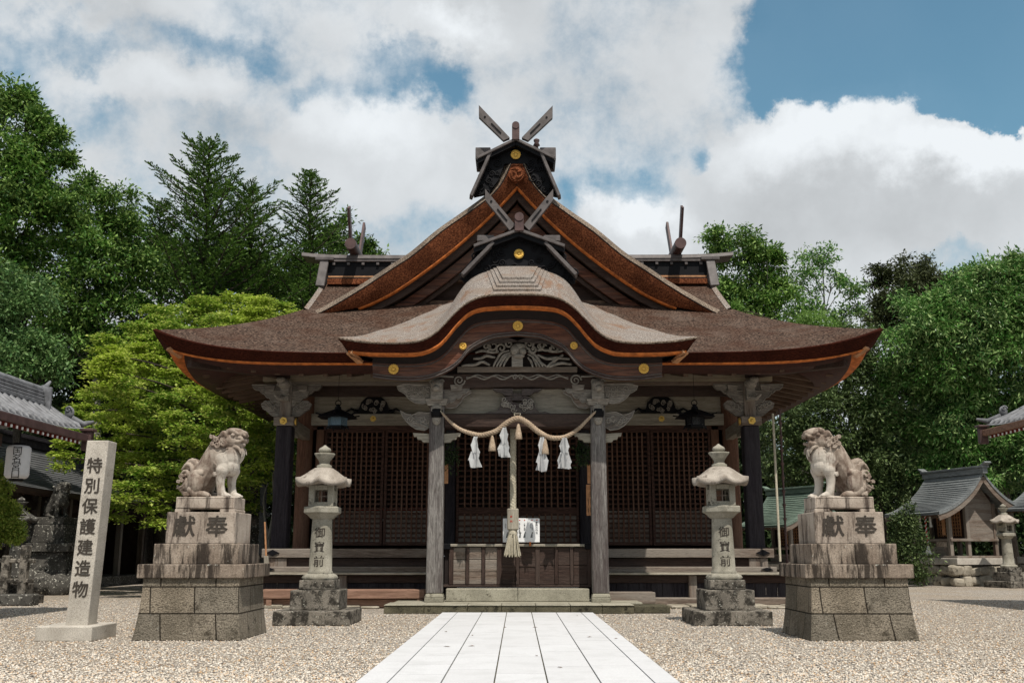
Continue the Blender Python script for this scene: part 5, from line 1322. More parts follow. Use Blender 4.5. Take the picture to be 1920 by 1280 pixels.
def plinth(name, label, cx, front_y, s, chars=True, group='stone plinths under the guardian statues'):
    """flared block base, cap slab, two tiers, statue slab on feet; s = side (-1 left, +1 right)"""
    t = thing(name, label, 'plinth', (cx, front_y + .62, 0), 0, group); B = lambda mb, n, mt, **k: mb.build(n, M[mt], t, **k)
    W0, W1 = .75, .675; m = MB(); n = 10; rows = []
    for k in range(n + 1):
        u = k / n; w = W1 + (W0 - W1) * (1 - u) ** 1.9; rows.append([(-w, -w + .0, u * .84), (w, -w + .0, u * .84), (w, w, u * .84), (-w, w, u * .84), (-w, -w, u * .84)])
    for i in range(4): m.grid([[r[i], r[i + 1]] for r in rows], smooth=False)
    B(m, 'flared_base', 'stone_block', recalc=True)
    def slab(n_, w, d, z0, z1, mt, bev=.012, split=None, x=0, y=0):
        m = MB()
        if split is None: m.box(x - w / 2, x + w / 2, y - d / 2, y + d / 2, z0, z1)
        else: m.box(x - w / 2, split - .002, y - d / 2, y + d / 2, z0, z1); m.box(split + .002, x + w / 2, y - d / 2, y + d / 2, z0, z1)
        return B(m, n_, mt, bevel=bev, segs=2)
    slab('cap_slab', 1.52, 1.44, .84, 1.03, 'stone_tier', split=-.02, y=.0)
    slab('lower_tier', 1.22, 1.12, 1.03, 1.315, 'stone_tier', split=.02, y=0.02)
    blk = slab('inscribed_block', 1.0, .86, 1.315, 1.765, 'stone', y=.02)
    for q in (-1, 1):
        m = MB(); m.box(q * .33 - .11, q * .33 + .11, -.27, .31, 1.765, 1.815); B(m, 'foot', 'stone', bevel=.01)
    m = MB(); m.box(-.43, .43, -.27, .31, 1.815, 1.99); st = B(m, 'statue_slab', 'stone', bevel=.014, segs=2)
    m = MB()
    for a, b, c, d_ in ((-.41, .41, 1.832, 1.836), (-.41, .41, 1.972, 1.976)): m.box(a, b, -.273, -.268, c, d_)
    for x in (-.41, .406): m.box(x, x + .004, -.273, -.268, 1.832, 1.976)
    m.build('incised_line', M['stone_tier'], st)
    fy = .02 - .43 - .001
    for ch, x in (('獻', -.235), ('奉', .235)):
        o = text_mesh('lettering', ch, .30, 'inscription', blk, (x, fy - .001, 1.70), ext=.005, squash=(1.1, 1.05), bold=.0045)
    return t
PL = plinth('statue_plinth', 'left tiered stone plinth with flared block base and carved dedication characters', -4.58, 14.40, -1)
PR = plinth('statue_plinth', 'right tiered stone plinth with flared block base and carved dedication characters', 4.78, 14.40, 1)
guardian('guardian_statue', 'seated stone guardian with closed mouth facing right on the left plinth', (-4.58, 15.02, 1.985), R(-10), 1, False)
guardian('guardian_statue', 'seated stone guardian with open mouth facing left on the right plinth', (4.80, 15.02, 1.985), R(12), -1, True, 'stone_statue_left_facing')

# ------------------------------------------------------------------ stone lanterns
def roof_kasa(mb, r, h, cz, n=6, lip=.06, curl=.07, cx=0, cy=0, rot=R(30)):
    """hexagonal lantern roof with curled corners"""
    rows = []; K = n * 8
    prof = [(0.20, 1.0), (.34, .93), (.50, .76), (.66, .48), (.82, .22), (1.0, .08), (1.0, -.16), (.86, -.14), (.4, -.02)]
    for pr, pz in prof:
        row = []
        for j in range(K + 1):
            a = 2 * math.pi * j / K + rot; u = ((j / 8) % 1); e = abs(u * 2 - 1)      # 1 at corner
            hexr = math.cos(math.pi / n) / math.cos((u - .5) * 2 * math.pi / n); q = pr * r * (hexr * (.55 + .45 * min(1, pr)) + (1 - .55 - .45 * min(1, pr)))
            z = pz * h + (curl * e ** 3 * max(0, pr - .5) * 2)
            row.append((cx + q * math.cos(a), cy + q * math.sin(a), cz + z))
        rows.append(row)
    mb.grid(rows, smooth=True); mb.add([p for p in rows[0][:-1]], [tuple(range(K))]); mb.add([p for p in rows[-1][:-1]], [tuple(range(K))[::-1]])
def stone_lantern(name, label, cx, cy, h=2.62, text=True, mat='stone_lantern', group='tall stone lanterns before the hall', rz=0, simple=False, z0=0):
    t = thing(name, label, 'stone lantern', (cx, cy, z0), rz, group); k = h / 3.08; ZA, ZB = [0, .215, .52, .69, .80, 1.54, 1.745, 2.09, 2.115, 2.36, 2.455, 2.60, 2.81], [0, .24, .57, .733, .84, 1.79, 1.99, 2.36, 2.385, 2.66, 2.745, 2.93, 3.08]
    def B(mb, n, mt, **q):
        mb.v = [(x, y, float(np.interp(z / k, ZA, ZB)) * k) for x, y, z in mb.v]; return mb.build(n, M[mt], t, **q)
    def bx(n_, w, d, a, b, mt, bev=.012, tp=0): m = MB(); m.box(-w * k / 2, w * k / 2, -d * k / 2, d * k / 2, a * k, b * k, taper=tp); return B(m, n_, mt, bevel=bev, segs=2)
    bx('base_slab', 1.30, 1.30, 0, .215, 'stone_lichen', .02)
    bx('base_block', .84, .84, .215, .52, 'stone_lichen', .015); bx('base_block', .60, .60, .52, .69, 'stone_lichen', .015)
    m = MB(); m.lathe([(.28, .69), (.295, .73), (.27, .775), (.225, .80), (.215, .80)], (0, 0, 0), 48, lobes=(8, .09, [.4, 1, .8, .2, 0]));  m.v = [(a * k, b * k, c * k) for a, b, c in m.v]; B(m, 'lotus_ring', mat)
    m = MB(); m.lathe([(.215, .80), (.218, .825), (.20, .835), (.193, 1.1), (.178, 1.4), (.172, 1.54)], (0, 0, 0), 28); m.v = [(a * k, b * k, c * k) for a, b, c in m.v]; sh = B(m, 'shaft', mat)
    m = MB(); m.lathe([(.20, 1.53), (.27, 1.60), (.315, 1.625), (.33, 1.63), (.33, 1.735), (.30, 1.745), (.2, 1.745)], (0, 0, 0), 6, smooth=False, rot=R(30)); m.v = [(a * k * 1.05, b * k * 1.05, c * k) for a, b, c in m.v]; B(m, 'platform', mat, bevel=.01)
    # fire box with openings front and back
    m = MB(); a, b, e = .215, 1.745, 2.09; w = .11
    for sx in (-1, 1):
        for sy in (-1, 1): m.box(sx * a - (sx > 0) * .10, sx * a + (sx < 0) * .10, sy * a - (sy > 0) * .10, sy * a + (sy < 0) * .10, b, e)
    m.box(-a + .10, a - .10, -a + .003, a - .003, b, b + .07); m.box(-a + .10, a - .10, -a + .003, a - .003, e - .08, e)
    for sx in (-1, 1): m.box(sx * (a - .02) - .015, sx * (a - .02) + .015, -.115, .115, b + .07, e - .08)
    m.v = [(x * k, y * k, z * k) for x, y, z in m.v]; fb = B(m, 'fire_box', mat, bevel=.006)
    m = MB(); m.box(-.012 * k, .012 * k, -.16 * k, -.14 * k, (b + .05) * k, (e - .06) * k); m.box(-.1 * k, .1 * k, -.155 * k, -.145 * k, 1.90 * k, 1.915 * k); m.v = [(x, y, float(np.interp(z / k, ZA, ZB)) * k) for x, y, z in m.v]; m.build('window_bars', M['wood_z'], fb)
    m = MB(); roof_kasa(m, .52 * k, .27 * k, 2.115 * k, curl=.075 * k); B(m, 'roof', mat if simple else 'stone_lantern_roof')
    m = MB(); m.lathe([(.13, 2.36), (.135, 2.42), (.10, 2.44), (.095, 2.455)], (0, 0, 0), 24); m.lathe([(.085, 2.455), (.10, 2.50), (.165, 2.58), (.17, 2.60), (.10, 2.60)], (0, 0, 0), 40, lobes=(8, .10, [0, .4, 1, 1, 0])); m.lathe([(.05, 2.60), (.10, 2.635), (.115, 2.68), (.095, 2.73), (.045, 2.77), (.012, 2.81)], (0, 0, 0), 24)
    m.v = [(x * k, y * k, z * k * (1 - .0)) for x, y, z in m.v]; B(m, 'jewel_finial', mat)
    if text:
        for i, ch in enumerate('御寶前'):
            z = 1.62 - .245 * i
            o = text_mesh('lettering', ch, .19, 'inscription', sh, (0, 0, z * k), ext=.004, bold=.002)
            for v in o.data.vertices:
                rr = np.interp(z + v.co.y / k, [.87, 1.22, 1.61, 1.79], [.20, .193, .178, .172]) * k; v.co.z = math.sqrt(max(1e-4, rr * rr - v.co.x ** 2)) + .001 + v.co.z * .6
    return t
M['stone_lantern_roof'] = stone('granite_lantern_roof', (.26, .225, .19), (.43, .385, .335), (.10, .08, .065), .3, .5, .2, 1.6)
stone_lantern('stone_lantern', 'left tall stone lantern with carved characters and paler roof in front of the hall', -3.43, 17.75, 3.06)
stone_lantern('stone_lantern', 'right tall stone lantern with carved characters on dark lichened steps', 3.58, 17.75, 3.08)

def pillar():
    t = thing('inscribed_pillar', 'tall square granite pillar carved with seven characters at the left edge of the courtyard', 'stone pillar', (-6.17, 14.55, 0), 0); w = .158
    m = MB(); lean = .085
    vs = [(sx * w + (lean * z / 2.78), sy * w, z) for z in (.17, 2.78) for sx, sy in ((-1, -1), (1, -1), (1, 1), (-1, 1))]
    m.add(vs, [(3, 2, 1, 0), (4, 5, 6, 7), (0, 1, 5, 4), (1, 2, 6, 5), (2, 3, 7, 6), (3, 0, 4, 7)]); sh = m.build('shaft', M['stone_pale'], t, bevel=.012, segs=2)
    m = MB(); m.box(-.44, .34, -.42, .45, 0, .2); m.build('base_slab', M['stone_pale'], t, bevel=.015, segs=2)
    for i, ch in enumerate('特別保護建造物'):
        z = 2.52 - i * .289; text_mesh('lettering', ch, .235, 'inscription', sh, (lean * z / 2.78 - .005, -w - .002, z), ext=.004, bold=.0042, squash=(.98, 1))
pillar()
# ------------------------------------------------------------------ lesser shrines
def small_shrine(name, label, loc, rz, W=2.9, mat='slate', k=1.0, rope=True, group='lesser shrines at the right'):
    t = thing(name, label, 'small shrine', loc, rz, group); B = lambda mb, n, mt, **q: mb.build(n, M[mt], t, **q)
    bz = 1.05                                             # foundation height
    random.seed(int(abs(loc[0]) * 7)); 
    for i in range(26):
        m = MB(); side = i % 2; w = random.uniform(.42, .75); h = random.uniform(.3, .5)
        u = -1.45 + (i // 2 % 7) * .45; z = .15 + (.42 if i >= 13 else 0) + random.uniform(-.04, .04)
        c = (u, -1.12, z) if side else (1.42, u * .85, z)
        rot = Euler((random.uniform(-.2, .2), random.uniform(-.3, .3), random.uniform(-.2, .2))).to_matrix()
        vs = []
        bm = bmesh.new(); bmesh.ops.create_icosphere(bm, subdivisions=2, radius=1)
        for v in bm.verts: p = v.co; q = Vector((math.copysign(abs(p.x) ** .55, p.x), math.copysign(abs(p.y) ** .55, p.y), math.copysign(abs(p.z) ** .55, p.z))) * random.uniform(.95, 1.05); v.co = q
        sc = Vector((w * .48 if side else .2, .2 if side else w * .48, h * .5)); vv = [rot @ Vector((v.co.x * sc.x, v.co.y * sc.y, v.co.z * sc.z)) + Vector(c) for v in bm.verts]
        m.add(vv, [tuple(v.index for v in f.verts) for f in bm.faces], 0, False); bm.free(); B(m, 'foundation_stone', 'stone_field')
    m = MB(); m.box(-1.5, 1.5, -1.15, 1.2, .02, bz - .28); B(m, 'foundation_core', 'stone_dark')
    m = MB(); m.box(-1.62, 1.62, -1.32, 1.3, bz - .26, bz - .02); B(m, 'base_slab', 'stone_pale', bevel=.015)
    m = MB(); m.box(-1.5, 1.5, -1.2, 1.2, bz - .02, bz + .07); B(m, 'floor_sill', 'wood_x', bevel=.01)
    # posts: body (back) and porch (front)
    for x in (-1.0, 1.0):
        for y, zt in ((-.25, 3.1), (1.0, 3.1), (-1.05, 2.62)): m = MB(); m.box(x - .075, x + .075, y - .075, y + .075, bz + .07, zt); B(m, 'post', 'wood_z', bevel=.01)
    m = MB(); m.box(-1.0, 1.0, -.2, .95, 1.75, 3.5); B(m, 'body', 'dark_x')
    for x in (-1.03, .98): m = MB(); m.prism([(-.2, 1.75), (.95, 1.75), (.95, 3.1), (.40, 3.85), (-.2, 3.1)], x, x + .05, plane='yz'); B(m, 'side_wall', 'wood_y' if mat == 'slate' else 'dark_y')
    m = MB(); m.box(-1.15, 1.15, -1.12, 1.05, 1.66, 1.76); m.box(-1.05, 1.05, -1.10, -1.0, 2.55, 2.68); m.box(-1.1, 1.1, -.3, -.2, 3.0, 3.12); B(m, 'floor_beams', 'wood_x', bevel=.01)
    d = MB(); d.box(-.7, .7, -.235, -.215, 1.8, 2.95); dd = B(d, 'lattice_door', 'red_x')
    m = MB()
    for i in range(10): x = -.65 + i * .145; m.box(x - .02, x + .02, -.26, -.236, 1.85, 2.9)
    for i in range(8): z = 1.9 + i * .135; m.box(-.68, .68, -.25, -.237, z - .018, z + .018)
    m.build('door_bars', M['orange_pale'], dd)
    m = MB(); m.box(-.5, .5, -.95, -.55, bz + .07, 1.45); B(m, 'step', 'wood_x', bevel=.01)
    m = MB(); m.box(.72, .86, -1.15, -1.12, 1.9, 2.7); B(m, 'name_plate', 'orange_pale')
    # flowing roof
    prof = smoothline([(-1.95, 2.72), (-1.5, 2.86), (-.9, 3.18), (-.3, 3.66), (.18, 4.25)], 22); back = smoothline([(.18, 4.25), (.6, 3.75), (1.1, 3.32), (1.6, 3.05)], 14)
    full = np.vstack([prof, back[1:]]); hw = W / 2 + .15
    m = MB(); xs = np.linspace(-hw, hw, 24)
    m.grid([[(x, y, z + .03 * (abs(x) / hw) ** 4) for x in xs] for y, z in full], smooth=True); m.grid([[(x, y, z - .09) for x in xs] for y, z in full])
    for x in (-hw, hw): m.grid([[(x, y, z + .03), (x, y, z - .09)] for y, z in full])
    m.grid([[(x, full[0][0], full[0][1] + .03 * (abs(x) / hw) ** 4) for x in xs], [(x, full[0][0] + .02, full[0][1] - .09) for x in xs]])
    rf = B(m, 'roof', mat)
    m = MB()                      # courses of roofing
    for y, z in full[1:-1]: m.box(-hw, hw, y - .02, y + .02, z + .0, z + .022)
    m.build('roof_course', M[mat], rf)
    m = MB()
    for x in (-hw + .06, hw - .06):
        m = MB()
        for (y0, z0), (y1, z1) in zip(full[:-1], full[1:]): m.bar((x, y0, z0 - .2), (x, y1, z1 - .2), .06, .2, up=(0, 0, 1))
        B(m, 'bargeboard', 'wood_y')
    m = MB(); m.box(-hw - .12, hw + .12, .08, .30, 4.2, 4.42); m.box(-hw - .16, hw + .16, .03, .35, 4.42, 4.5)
    for s in (-1, 1): m.bar((s * (hw + .05), .19, 4.5), (s * (hw + .3), .19, 4.62), .3, .07)
    B(m, 'ridge', mat, bevel=.01)
    m = MB()
    for i in range(14): x = -hw + .15 + i * (2 * hw - .3) / 13; m.bar((x, -1.85, 2.60), (x, -.3, 3.32), .05, .06)
    B(m, 'rafters', 'rafter_y')
    if rope:
        m = MB(); rope_sweep(m, [(.0, -1.3, 2.65), (.0, -1.3, 2.0), (.02, -1.3, 1.45)], lambda u: .035, 40, 2, 7); b = B(m, 'bell_cord', 'ink_red')
        m = MB(); rope_sweep(m, [(.0, -1.3, 2.65), (.0, -1.3, 2.0), (.02, -1.3, 1.45)], lambda u: .040, 40, 1, 7); m.lathe([(.04, 1.5), (.14, 1.15), (.12, 1.14)], (.02, -1.3, 0), 12); m.build('white_cord', M['white'], b)
        m = MB(); m.lathe([(.03, .12), (.09, .06), (.10, 0), (.02, -.03)], (0, -1.3, 2.66), 12); B(m, 'bell', 'gold')
        for x in (-.3, .3):
            m = MB(); m.add([(x - .06, -1.32, 2.6), (x + .06, -1.32, 2.6), (x + .03, -1.3, 2.4), (x + .1, -1.31, 2.2), (x - .04, -1.33, 2.2)], [(0, 1, 2, 3, 4)])
            B(m, 'paper_streamer', 'white', recalc=False)
    t.scale = (k, k, k); return t
small_shrine('lesser_shrine', 'small wooden shrine with grey shingle roof and red and white cord on boulders', (16.35, 38.0, 0), R(-74), 3.0, k=.95)
small_shrine('lesser_shrine', 'small wooden shrine with pale green roof behind the right column', (9.75, 36.0, 0), R(-62), 3.0, 'verdigris', .77, False)
small_shrine('lesser_shrine', 'grey shingle roofed small shrine cut off by the right photo edge', (20.0, 36.2, 0), R(-72), 3.0)

stone_lantern('stone_lantern', 'weathered stone lantern with curled roof beside the boulder based small shrine', 17.0, 35.4, 2.85, False, 'stone_lantern', 'old stone lanterns around the courtyard', R(20))
stone_lantern('stone_lantern', 'mossy stone lantern behind the stone fence at the left edge', -11.95, 24.2, 2.5, False, 'stone_dark', 'old stone lanterns around the courtyard', 0, True)
stone_lantern('stone_lantern', 'dark stone lantern half seen between the left plinth and the black column', -8.35, 32.0, 3.0, False, 'stone_dark', 'old stone lanterns around the courtyard', 0, True)
stone_lantern('stone_lantern', 'squat stone lantern cut by the left photo edge behind the azalea', -13.2, 25.6, 2.2, False, 'stone_dark', 'old stone lanterns around the courtyard', R(15), True)

# ------------------------------------------------------------------ tiled gate roofs at both edges
def tiled_roof(name, label, X, s, z, dfar, dnear, run, rise, ridge_far):
    t = thing(name, label, 'gate', (X + s * run, dfar, 0)); B = lambda mb, n, mt, **q: mb.build(n, M[mt], t, world=True, **q)
    R1 = lambda u: (X + s * run * u, z + rise * (u ** 1.25))
    m = MB()
    for sd in (1, -1):
        cx = X + s * run; rows = []
        for u in np.linspace(0, 1, 9):
            x, zz = R1(u); x = cx - (cx - x) * sd; rows.append([(x, y, zz + .10 * max(0, 1 - (dfar - y) / 1.2) ** 2 * (1 - u)) for y in np.linspace(dfar, dnear, 20)])
        m.grid(rows)
    rf = B(m, 'roof', 'tile')
    n = int((dfar - dnear) / .245)
    m = MB()
    for i in range(n + 1):
        y = dfar - .08 - i * .245; up = .10 * max(0, 1 - (dfar - y) / 1.2) ** 2; pts = [(R1(u)[0], y, R1(u)[1] + .03 + up * (1 - u)) for u in np.linspace(-.03, .93, 12)]
        m.tube(pts, .062, 10); a = Vector(pts[0]); m.tube([a, a + Vector((-s * .03, 0, 0))], .075, 12, smooth=False)
        m.tube([(R1(u)[0], y - .12, R1(u)[1] - .005 + up) for u in np.linspace(-.02, .5, 5)], .05, 8)
    m.build('tile_rows', M['tile'], rf, world=True)
    m = MB(); xr, zr = R1(1)
    for k, (w, h0, h1) in enumerate(((.30, -.02, .06), (.26, .075, .13), (.24, .145, .20), (.22, .215, .27))): m.box(xr - w / 2, xr + w / 2, dnear, ridge_far, zr + h0, zr + h1)
    m.tube([(xr, dnear, zr + .30), (xr, ridge_far + .02, zr + .30)], .085, 12)
    m.box(xr - .24, xr + .24, ridge_far, ridge_far + .07, zr - .12, zr + .36); m.tube([(xr, ridge_far + .05, zr + .33), (xr, ridge_far + .25, zr + .40), (xr, ridge_far + .42, zr + .54)], [.07, .06, .03], 8)
    B(m, 'ridge', 'tile', bevel=.01)
    # corner hip tip and end tile ornaments
    m = MB(); m.tube([(R1(.35)[0], dfar - .02, R1(.35)[1] + .16), (R1(.1)[0], dfar + .08, R1(.1)[1] + .16), (R1(-.06)[0], dfar + .28, R1(0)[1] + .27)], [.07, .07, .03], 8); x, zz = R1(.42); m.ball((x, dfar, zz + .24), (.1, .07, .13)); m.spiral((x, dfar - .07, zz + .3), .07, 1.3, .02)
    B(m, 'corner_tile', 'tile')
    m = MB(); m.box(X - .05, X + .05, dnear, dfar + .12, z - .16, z - .02); B(m, 'eave_board', 'copper_brown' if s < 0 else 'bench', bevel=.008)
    m = MB()
    for i in range(n + 4):
        y = dfar - .15 - i * .20; m.bar((X + s * .04, y, z - .20), (X + s * 1.2, y, z + .22), .06, .08)
    rr = B(m, 'rafters', 'vermilion')
    m = MB()
    for i in range(n + 4):
        y = dfar - .15 - i * .20; m.box(X + s * .02 - .008, X + s * .02 + .012, y - .02, y + .02, z - .235, z - .185)
    m.build('white_tips', M['white'], rr, world=True)
    m = MB(); m.box(X + s * 1.65 - .12, X + s * 1.65 + .12, dnear, dfar - .3, z - .30, z - .05); B(m, 'head_beam', 'copper_brown', bevel=.01)
    for y in (dfar - .6, dfar - 3.8): m = MB(); m.tube([(X + s * 1.75, y, 0), (X + s * 1.75, y, z - .3)], .16, 14); B(m, 'gate_post', 'vermilion')
    m = MB(); m.box(X - .10, X + .10, dfar + .1, dfar + .26, z - .34, z + .05); m.box(X - .14, X + .14, dfar + .06, dfar + .3, z + .05, z + .11); B(m, 'end_bracket', 'copper_brown', bevel=.015)
    return t
tiled_roof('gate_roof', 'red gate with grey tiled roof and white tipped rafters at the left edge', -8.96, -1, 3.60, 20.5, 12.5, .82, .54, 20.1)
tiled_roof('gate_roof', 'grey tiled roof corner with brown eave board at the right edge', 11.3, 1, 4.1, 24.0, 17.0, 1.1, .55, 23.6)

def left_hall():
    t = thing('side_hall', 'low dark hall with curved grey shingle roof behind the granite pillar', 'hall', (-16.9, 33, 0)); B = lambda mb, n, mt, **q: mb.build(n, M[mt], t, world=True, **q)
    prof = smoothline([(-13.9, 3.0), (-14.6, 3.2), (-15.4, 3.6), (-16.2, 4.15), (-16.9, 4.75)], 24); m = MB(); ys = np.linspace(24, 41, 30)
    up = lambda y: .35 * max(0, abs(y - 32.5) / 8.5) ** 4
    for sd in (1, -1): m.grid([[(-16.9 + sd * (x + 16.9), y, z + up(y) * max(0, (x + 16.9) / 3)) for y in ys] for x, z in prof])
    rf = B(m, 'roof', 'slate_y'); m = MB()
    for x, z in prof[1:-1]:
        pts = [(x, y, z + up(y) * (x + 16.9) / 3 + .012) for y in ys]; m.tube(pts, .018, 4, cap=False)
    m.build('roof_course', M['slate_y'], rf, world=True)
    m = MB(); m.box(-17.1, -16.7, 24, 41, 4.7, 4.95); m.box(-17.18, -16.62, 24, 41, 4.95, 5.03); m.box(-17.05, -16.75, 24, 41, 5.03, 5.12); B(m, 'ridge', 'column', bevel=.01)
    m = MB(); m.grid([[(-13.9, y, 2.98 + up(y)) for y in ys], [(-13.92, y, 2.80 + up(y)) for y in ys], [(-14.4, y, 2.86) for y in ys]]); B(m, 'eave_board', 'dark_y')
    m = MB()
    for i in range(28): y = 24.3 + i * .6; m.bar((-14.0, y, 2.82), (-16.5, y, 3.9), .07, .09)
    B(m, 'rafters', 'dark_x')
    for i in range(8): m = MB(); y = 24.6 + i * 2.25; m.box(-15.1, -14.9, y - .1, y + .1, 0, 3.1); B(m, 'post', 'wood_z', bevel=.01)
    m = MB(); m.box(-16.6, -16.5, 24.3, 40.7, 0, 4.2); m.box(-15.05, -14.95, 24.6, 40.4, 2.5, 2.75); m.box(-16.5, -14.9, 40.5, 40.6, 0, 3.2); B(m, 'wall', 'dark_y')
    m = MB(); m.box(-16.6, -14.6, 24.3, 40.7, 0, .35); B(m, 'plinth_course', 'stone_dark', bevel=.02)
    m = MB(); rope_sweep(m, [at(91, 948, 30), at(88, 975, 30), at(85, 998, 30)], lambda u: .05, 40, 2, 5); b = B(m, 'bell_cord', 'ink_red'); m = MB(); rope_sweep(m, [at(91, 948, 30), at(88, 975, 30), at(85, 998, 30)], lambda u: .056, 40, 1, 5)
    p = at(84.5, 998, 30); m.lathe([(.05, 0), (.15, -.35), (.13, -.36)], tuple(p), 12); m.build('white_cord', M['white'], b, world=True)
M['slate_y'] = wood('grey_shingle_side', (.07, .075, .08), (.15, .155, .16), 'y', .5, (.10, .10, .10), .4)
left_hall()

def paper_lantern():
    d = 18.6; p = at(33.5, 866, d); t = thing('paper_lantern', 'white cylindrical paper lantern with black writing at the upper left', 'lantern', (p.x, d, p.z - .33))
    c = p; m = MB(); prof = [(.10, -.315), (.17, -.30), (.205, -.26)] + [(.212 + (.004 if i % 2 else -.002), -.24 + i * .02) for i in range(25)] + [(.205, .27), (.17, .30), (.10, .315)]
    m.lathe(prof, tuple(c), 32); b = m.build('paper_shell', M['lantern_paper'], t, world=True)
    m = MB(); m.lathe([(.11, -.35), (.13, -.345), (.13, -.31), (.11, -.305)], tuple(c), 20); m.lathe([(.11, .31), (.12, .35), (.1, .355)], tuple(c), 20); m.build('ring', M['black'], t, world=True)
    m = MB(); m.tube([c + Vector((0, 0, .35)), c + Vector((0, 0, .75))], .01, 6); m.build('hanger', M['black'], t, world=True)
    for i, ch in enumerate('国名宮口'):
        o = text_mesh('lettering', ch, .17, 'ink', b, (c.x - ORG[t.name][0], 0, c.z - ORG[t.name][2] + .27 - i * .145), ext=.002)
        for v in o.data.vertices:
            a = R(20) + v.co.x / .215; zz = v.co.z; v.co.x = (.217 + zz) * math.sin(a); v.co.z = (.217 + zz) * math.cos(a)
M['lantern_paper'] = plain('lantern_paper', (.62, .62, .63), .8, var=.12)
paper_lantern()

def left_yard():
    t = guardian('guardian_statue', 'small dark lichened stone guardian on a black plinth behind the granite pillar', (-13.75, 30.0, 2.2), R(-30), 1, False, 'stone_dark', .02, 1.0)
    t = thing('old_plinth', 'black lichened stone plinth on boulders left of the granite pillar', 'plinth', (-13.75, 30.0, 0)); B = lambda mb, n, mt, **q: mb.build(n, M[mt], t, **q)
    for n_, w, a, b in (('statue_slab', .95, 1.98, 2.2), ('upper_tier', 1.15, 1.45, 1.98), ('cap_slab', 1.7, 1.2, 1.45)): m = MB(); m.box(-w / 2, w / 2, -w / 2, w / 2, a, b); B(m, n_, 'stone_dark', bevel=.02)
    m = MB(); m.box(-.8, .8, -.8, .8, .5, 1.2, taper=.1); B(m, 'block_course', 'stone_dark', bevel=.03)
    random.seed(3)
    for i in range(14):
        a = i / 14 * 6.283; m = MB(); r = random.uniform(.38, .5); m.ball((1.0 * math.cos(a), 1.0 * math.sin(a), .28 + .08 * math.sin(i * 2)), (r * .85, r * .85, r * .85), 0, 8, 5); B(m, 'boulder', 'stone_dark')
    t = thing('stone_fence', 'low pale stone fence with rounded bars at the left edge', 'fence', (-12.4, 23.5, 0)); B = lambda mb, n, mt, **q: mb.build(n, M[mt], t, **q)
    for i in range(7): m = MB(); x = -1.5 + i * .42; m.box(x - .09, x + .09, -.09, .09, .25, 1.12 if i % 3 else 1.35); B(m, 'fence_bar', 'stone_lichen', bevel=.02)
    m = MB(); m.box(-1.7, 1.25, -.07, .07, .95, 1.05); B(m, 'top_rail', 'stone_lichen', bevel=.02); m = MB(); m.box(-1.7, 1.25, -.07, .07, .5, .6); B(m, 'lower_rail', 'stone_lichen', bevel=.02)
    m = MB(); m.box(-1.8, 1.35, -.2, .2, 0, .26); B(m, 'plinth_course', 'stone_dark', bevel=.03)
    t = thing('block_wall', 'dark grey stone block wall under the maple', 'wall', (-16.6, 46, 0)); 
    m = MB(); random.seed(2)
    for r_ in range(4):
        for i in range(7): x = -2.2 + i * 1.1 + (.5 if r_ % 2 else 0); m.box(x + .01, x + 1.08, 0, .4, r_ * .5 + .01, r_ * .5 + .49)
    m.build('blocks', M['stone_dark'], t, bevel=.02)
    t = thing('edging_course', 'low dark stone edging at the far side of the gravel', 'kerb', (-15, 41.8, 0)); m = MB(); m.box(-3.2, 6.5, 0, .25, 0, .16); m.build('stones', M['stone_dark'], t, bevel=.02)
    t = thing('grey_post', 'slender grey post rising behind the left plinth', 'post', tuple(at(492, 1000, 30))); p, q = at(491, 1040, 30), at(494, 912, 30); m = MB(); m.bar(p, q, .17, .17); m.build('shaft', M['slate_y'], t, world=True, bevel=.02); m = MB(); m.ball(q, (.1, .1, .07)); m.build('cap', M['slate_y'], t, world=True)
    t = thing('bare_shrub', 'pale bare branching shrub beside the black column', 'shrub', (at(503, 1030, 29).x, 29, 0)); m = MB()
    def W(x, y): return at(x, y, 29)
    for pts, r in (([(503, 1080), (504, 1010), (497, 975), (495, 930), (503, 905)], .06), ([(504, 1010), (512, 970), (514, 930), (512, 890), (516, 880)], .07), ([(513, 940), (520, 905), (524, 890)], .04), ([(497, 960), (492, 940)], .02)):
        q = smoothline([tuple(W(*a)) for a in pts], 14); m.tube([Vector(v) for v in q], [r * (1 - .7 * i / 13) for i in range(14)], 7)
    m.build('branches', M['trunk_pale'], t, world=True)
left_yard()

